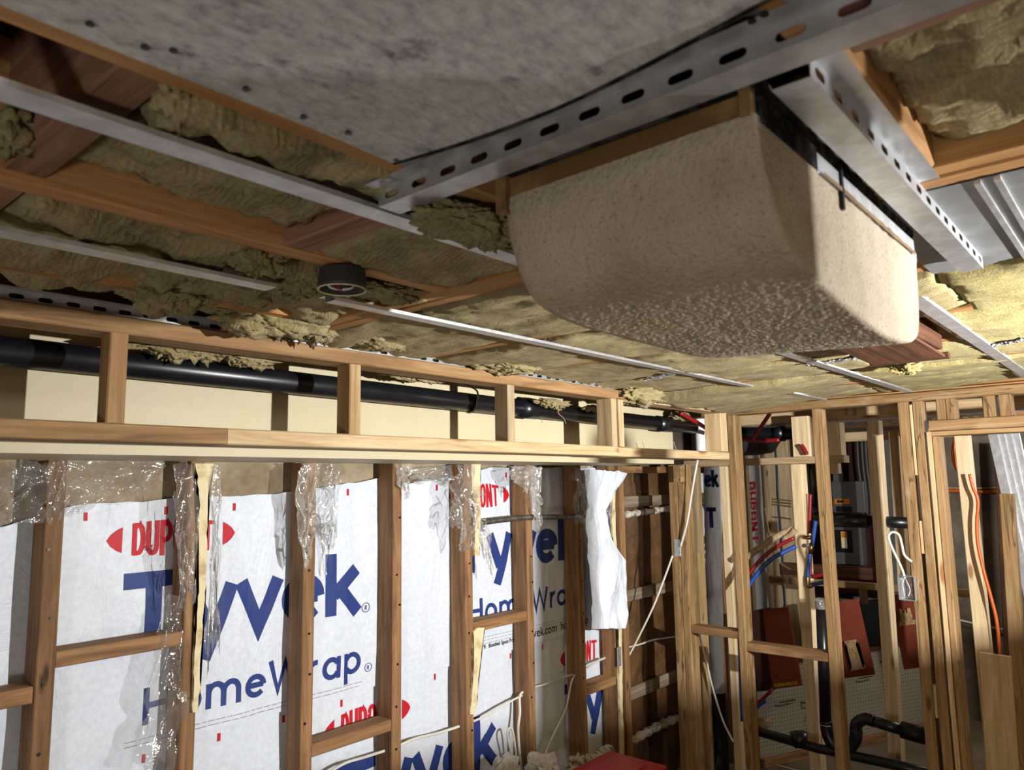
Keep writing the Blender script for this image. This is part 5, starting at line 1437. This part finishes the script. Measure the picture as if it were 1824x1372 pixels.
a, b = W(1380, 1224, X=4.546), W(1421, 1219, X=4.546)
wd = max(v.co.x for v in me.vertices); ex = (b - a).normalized(); ez = Vector((-1, 0, 0)); ey = ez.cross(ex); k = (b - a).length / wd
q.matrix_world = Matrix.Translation(a) @ Matrix(((ex.x * k, ey.x * k, ez.x, 0), (ex.y * k, ey.y * k, ez.y, 0), (ex.z * k, ey.z * k, ez.z, 0), (0, 0, 0, 1)))
r2 = red_board('red board with a wooden spool bracket beside the black standpipe', 5.15, ((1474, 1074), (1527, 1067), (1558, 1202), (1480, 1212)), 'dark_red_paint')
r3 = red_board('red board with a wooden bracket under the junction box', 5.20, ((1585, 1060), (1629, 1058), (1642, 1189), (1610, 1193)), 'dark_red_paint')
def bracket(par, X, px):
    poly_slab('wood_bracket', [W(a, b, X=X) for a, b in px], (-.02, 0, 0), 'wood_plank', par)
bracket(r2, 5.145, ((1505, 1142), (1528, 1138), (1529, 1146), (1526, 1148), (1537, 1184), (1541, 1184), (1542, 1190), (1516, 1195), (1515, 1188), (1519, 1187), (1510, 1149), (1506, 1150)))
bracket(r3, 5.195, ((1602, 1085), (1605, 1085), (1607, 1092), (1618, 1091), (1617, 1083), (1621, 1083), (1626, 1104), (1630, 1104), (1631, 1111), (1604, 1115), (1604, 1108), (1607, 1107)))
tag(tube('paper_roll', [W(1349, 1290, X=4.5), W(1366, 1287, X=4.42)], 0.030, 'wood_grey', None, 16, curve=False), 'grey roll hung on the pegboard behind the soffit-end stud', 'roll')
cable('pale cable on the floor behind the partition', [W(1350, 1352, Z=.005), W(1390, 1365, Z=.005), W(1430, 1375, Z=.005)], 0.004)
# bundles of cable between the far studs
for k, (y, m) in enumerate(((893, 'cable_white'), (898, 'gypsum_paper'), (903, 'cable_white'), (925, 'cable_white'))):
    cable(('upper white', 'second, yellowish', 'third white', 'lowest white')[k] + ' cable of the bundle crossing the far studs', [W(1375, y - 4, X=4.9), W(1395, y - 2, X=4.9), W(1410, y, X=4.9)], 0.005, m)
cable('thin yellowish cable drooping behind the grey pipe', [W(1362, 905, X=5.1), W(1372, 960, X=5.1), W(1388, 1000, X=5.1), W(1408, 1015, X=5.1)], .006, 'gypsum_paper')

# far part of the wrap wall, beyond the partition
def far_stud(label, x0, x1, mat='wood_plank', y0=2.33):
    return lum('far_stud', (x0, x1, y0, y0 + .089, 0.0, 2.13), 'z', mat, label, 'stud', 'far wall studs')
far_stud('greyish far wall stud beside the printed wrap sliver', 4.86, 4.90, 'wood_old')
far_stud('far wall stud right of the printed wrap sliver', 5.12, 5.17, 'wood_grey')
far_stud('far wall stud left of the vertical red lettering', 5.32, 5.37, 'wood_grey')
far_stud('far wall stud right of the vertical red lettering', 5.80, 5.86, 'wood_grey')
far_stud('last far wall stud before the pale stud', 6.15, 6.21, 'wood_grey')
fw = grid_sheet('house_wrap_sheet', 'white house wrap on the far wall beyond the partition', 'house wrap', [(4.80, 2.47, 2.1), (6.45, 2.47, 2.1), (6.45, 2.47, .02), (4.80, 2.47, .02)], 'house_wrap', 60, 60,
    lambda u, v: (0, -0.012 * fb(u * 9, v * 6, 3, 3), 0), 'sheets of house wrap')
def vertical_word(text, X, z_top, wd, cap, stroke, mat, name):
    bm = bmesh.new(); letters(bm, text, 0, 0, wd, cap, stroke, gap=.06)
    for v in bm.verts:
        x, z = v.co.x, v.co.z; v.co = Vector((X + z, 2.452, z_top - x)) - fw.location
    for f in bm.faces:
        f.normal_update()
        if f.normal.y > 0: f.normal_flip()
    m = bpy.data.meshes.new(name); bm.to_mesh(m); bm.free(); link(name, m, mat, fw)
def wrap_sliver():
    X = 4.62
    o = grid_sheet('house_wrap_roll', 'curved upright sliver of white house wrap with blue letters behind the corner stud', 'house wrap',
        [W(1253, 822, X=X), W(1284, 822, X=X), W(1290, 1262, X=X), W(1262, 1262, X=X)], 'house_wrap', 24, 60, lambda u, v: (-.07 * math.sin(math.pi * u) - .012 * fb(u * 3, v * 7, 2, 3), .01 * fb(v * 5, 2, 1), 0))
    for txt, x0, y0, wpx, hpx in (('ek', 1256, 868, 24, 30), ('T', 1259, 940, 18, 36)):
        bm = bmesh.new(); p0 = W(x0, y0, X=X - .085); p1 = W(x0 + wpx, y0, X=X - .085); wd = (p1 - p0).length; cap = (W(x0, y0 - hpx, X=X - .085) - p0).length
        letters(bm, txt, 0, 0, wd, cap, .2)
        for v in bm.verts: v.co = Vector((p0.x, p0.y - v.co.x, p0.z + v.co.z)) - o.location
        m = bpy.data.meshes.new('w'); bm.to_mesh(m); bm.free(); link('wordmark', m, 'logo_blue', o)
wrap_sliver()
vertical_word('DUPONT', 5.66, EYE - .02, 0.48, .10, .20, 'logo_red', 'oval_logo')
tag(tube('pipe_stub', [W(1262, 905, Y=2.44), W(1270, 897, Y=2.36)], .032, 'abs_dark', None, 16, curve=False), 'dark round pipe stub through the printed wrap sliver', 'pipe')
nbeam('pale board standing against the new stud, upper length', (1236, 832), (1239, 985), .05, .02, 'wood_grey', 'board', 4.2, 'pale_board')
nbeam('pale short board leaning low against the new stud', (1252, 1152), (1264, 1440), .055, .03, 'wood_plank', 'board', 4.15, 'pale_board')
cable('white cable dangling behind the corner stud', [W(a, b, X=4.1) for a, b in ((1246, 1130), (1258, 1180), (1272, 1235), (1288, 1285), (1306, 1322))], .0055)
grid_sheet('dark_bag', 'black and grey bag lying behind the corner stud', 'bag', [W(1262, 1230, X=4.5), W(1292, 1235, X=4.5), W(1300, 1392, X=4.5), W(1270, 1392, X=4.5)], 'abs_dark', 20, 20, lambda u, v: (-.06 * math.sin(math.pi * u) - .02 * fb(u * 4, v * 4, 2), 0, 0))

# ================================================================== OUT OF VIEW: WORK LIGHT, ADDED FILL LAMPS, ADDED SHADOW CASTERS
def work_light():
    t = empty('work_light', (LAMP.x, LAMP.y, 0), 'yellow work light on a black tripod, right of the camera', 'lamp')
    fw_ = Vector((LDIR.x, LDIR.y, LDIR.z)); sd = Vector((-math.sin(LAMP_AZ), math.cos(LAMP_AZ), 0)); up = fw_.cross(sd) * -1
    if up.z < 0: up = -up
    base = LAMP - t.location
    def slab(name, o, hs, hu, hf, mat):
        bm = bmesh.new(); bm_box(bm, -hf, hf, -hs, hs, -hu, hu); bevel_all(bm, .002)
        q = link(name, mesh_from(bm, name), mat, t)
        q.matrix_parent_inverse = Matrix()
        q.matrix_local = Matrix.Translation(base + o) @ Matrix(((fw_.x, sd.x, up.x, 0), (fw_.y, sd.y, up.y, 0), (fw_.z, sd.z, up.z, 0), (0, 0, 0, 1)))
    slab('housing_back', fw_ * -.020, .115, .085, .008, 'orange_plastic')
    slab('housing_side', fw_ * -.004 + sd * .108, .006, .085, .018, 'orange_plastic')
    slab('housing_side', fw_ * -.004 - sd * .108, .006, .085, .018, 'orange_plastic')
    slab('housing_top', fw_ * -.004 + up * .088, .114, .005, .018, 'orange_plastic')
    slab('housing_bottom', fw_ * -.004 - up * .088, .114, .005, .018, 'orange_plastic')
    bm = bmesh.new(); bm_tube(bm, [(0, 0, .30), base - Vector((0, 0, .12)) - fw_ * .03], .016, 12); link('pole', mesh_from(bm, 'pole'), 'abs_dark', t)
    bm = bmesh.new(); bm_tube(bm, [base - Vector((0, 0, .125)) - fw_ * .03, base - fw_ * .032], .010, 10); link('mount', mesh_from(bm, 'mount'), 'abs_dark', t)
    for k in range(3):
        a = 2.2 + k * 2 * math.pi / 3
        bm = bmesh.new(); bm_tube(bm, [(0, 0, .55), (.42 * math.cos(a), .42 * math.sin(a), .015)], .012, 10); link('leg', mesh_from(bm, 'leg'), 'abs_dark', t)
work_light()
def globe():  # stand made up to carry the added fill light
    t = empty('fill_lamp', (FILL_POS.x, FILL_POS.y, 0), 'globe floor lamp added behind the camera as fill light', 'lamp')
    bm = bmesh.new(); bm_tube(bm, [(0, 0, .02), (0, 0, FILL_POS.z - .15)], .012, 12); link('pole', mesh_from(bm, 'pole'), 'abs_dark', t)
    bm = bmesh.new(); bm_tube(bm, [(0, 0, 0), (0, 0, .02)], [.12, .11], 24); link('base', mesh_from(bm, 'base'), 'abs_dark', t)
    bm = bmesh.new(); bm_tube(bm, [(0, 0, FILL_POS.z - .20), (0, 0, FILL_POS.z - .145)], [.03, .05], 16); link('lamp_holder', mesh_from(bm, 'holder'), 'abs_dark', t)
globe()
def fill_bulb_holder():  # fixture made up for the added far-room fill
    t = empty('fill_bulb_holder', (5.35, 0.25, JB), 'bare bulb holder on a cord, added for the fill light of the far room', 'lamp')
    bm = bmesh.new(); bm_tube(bm, [(0, 0, 0), (0, 0, -.13)], .004, 8); link('cord', mesh_from(bm, 'cord'), 'abs_dark', t)
    bm = bmesh.new(); bm_tube(bm, [(0, 0, -.12), (0, 0, -.17)], [.018, .024], 16); link('socket', mesh_from(bm, 'socket'), 'white_plastic', t)
fill_bulb_holder()
def roll():  # unseen object, added to throw the shadow band on the wrap wall
    t = empty('shadow_roll', (2.20, -0.10, 0), 'upright roll added just right of the view to shade one wall bay', 'roll')
    bm = bmesh.new(); bm_tube(bm, [(0, 0, 0), (0, 0, 1.808)], .047, 24); link('rolled_sheet', mesh_from(bm, 'roll', False), 'white_bag', t)
    bm = bmesh.new(); bm_tube(bm, [(0, 0, 1.806), (0, 0, 1.812)], .022, 16); link('core', mesh_from(bm, 'core'), 'kraft_paper', t)
roll()
def shadow_post():  # unseen object, added to throw the dark band on the duct side
    t = empty('shadow_post', (1.27, -0.33, 0), 'red steel post added right of the camera to cast a shadow on the duct', 'post')
    bm = bmesh.new(); bm_tube(bm, [(0, 0, .01), (0, 0, 1.5)], .036, 20); link('lower_tube', mesh_from(bm, 'lower_tube'), 'red_plastic', t)
    bm = bmesh.new(); bm_tube(bm, [(0, 0, 1.5), (0, 0, JB - .012)], .029, 20); link('upper_tube', mesh_from(bm, 'upper_tube'), 'red_plastic', t)
    for z, n in ((0, 'base_plate'), (JB - .012, 'head_plate')):
        bm = bmesh.new(); bm_box(bm, -.06, .06, -.06, .06, z, z + .01); link(n, mesh_from(bm, n), 'red_plastic', t)
shadow_post()
def add_shadow_sheet():  # unseen object, added to keep the beam off the lower walls
    a = R(75); c = Vector((LAMP.x + .5 * math.cos(a), LAMP.y + .5 * math.sin(a), 0)); d = Vector((-math.sin(a), math.cos(a), 0)) * .62
    q = beam('shadow_sheet', c - d + Vector((0, 0, .785)), c + d + Vector((0, 0, .785)), 1.57, .012, (0, 0, 1), 'wood_plank')
    tag(q, 'plywood sheet added before the work light, out of view, to cut its low beam', 'plywood')
add_shadow_sheet()
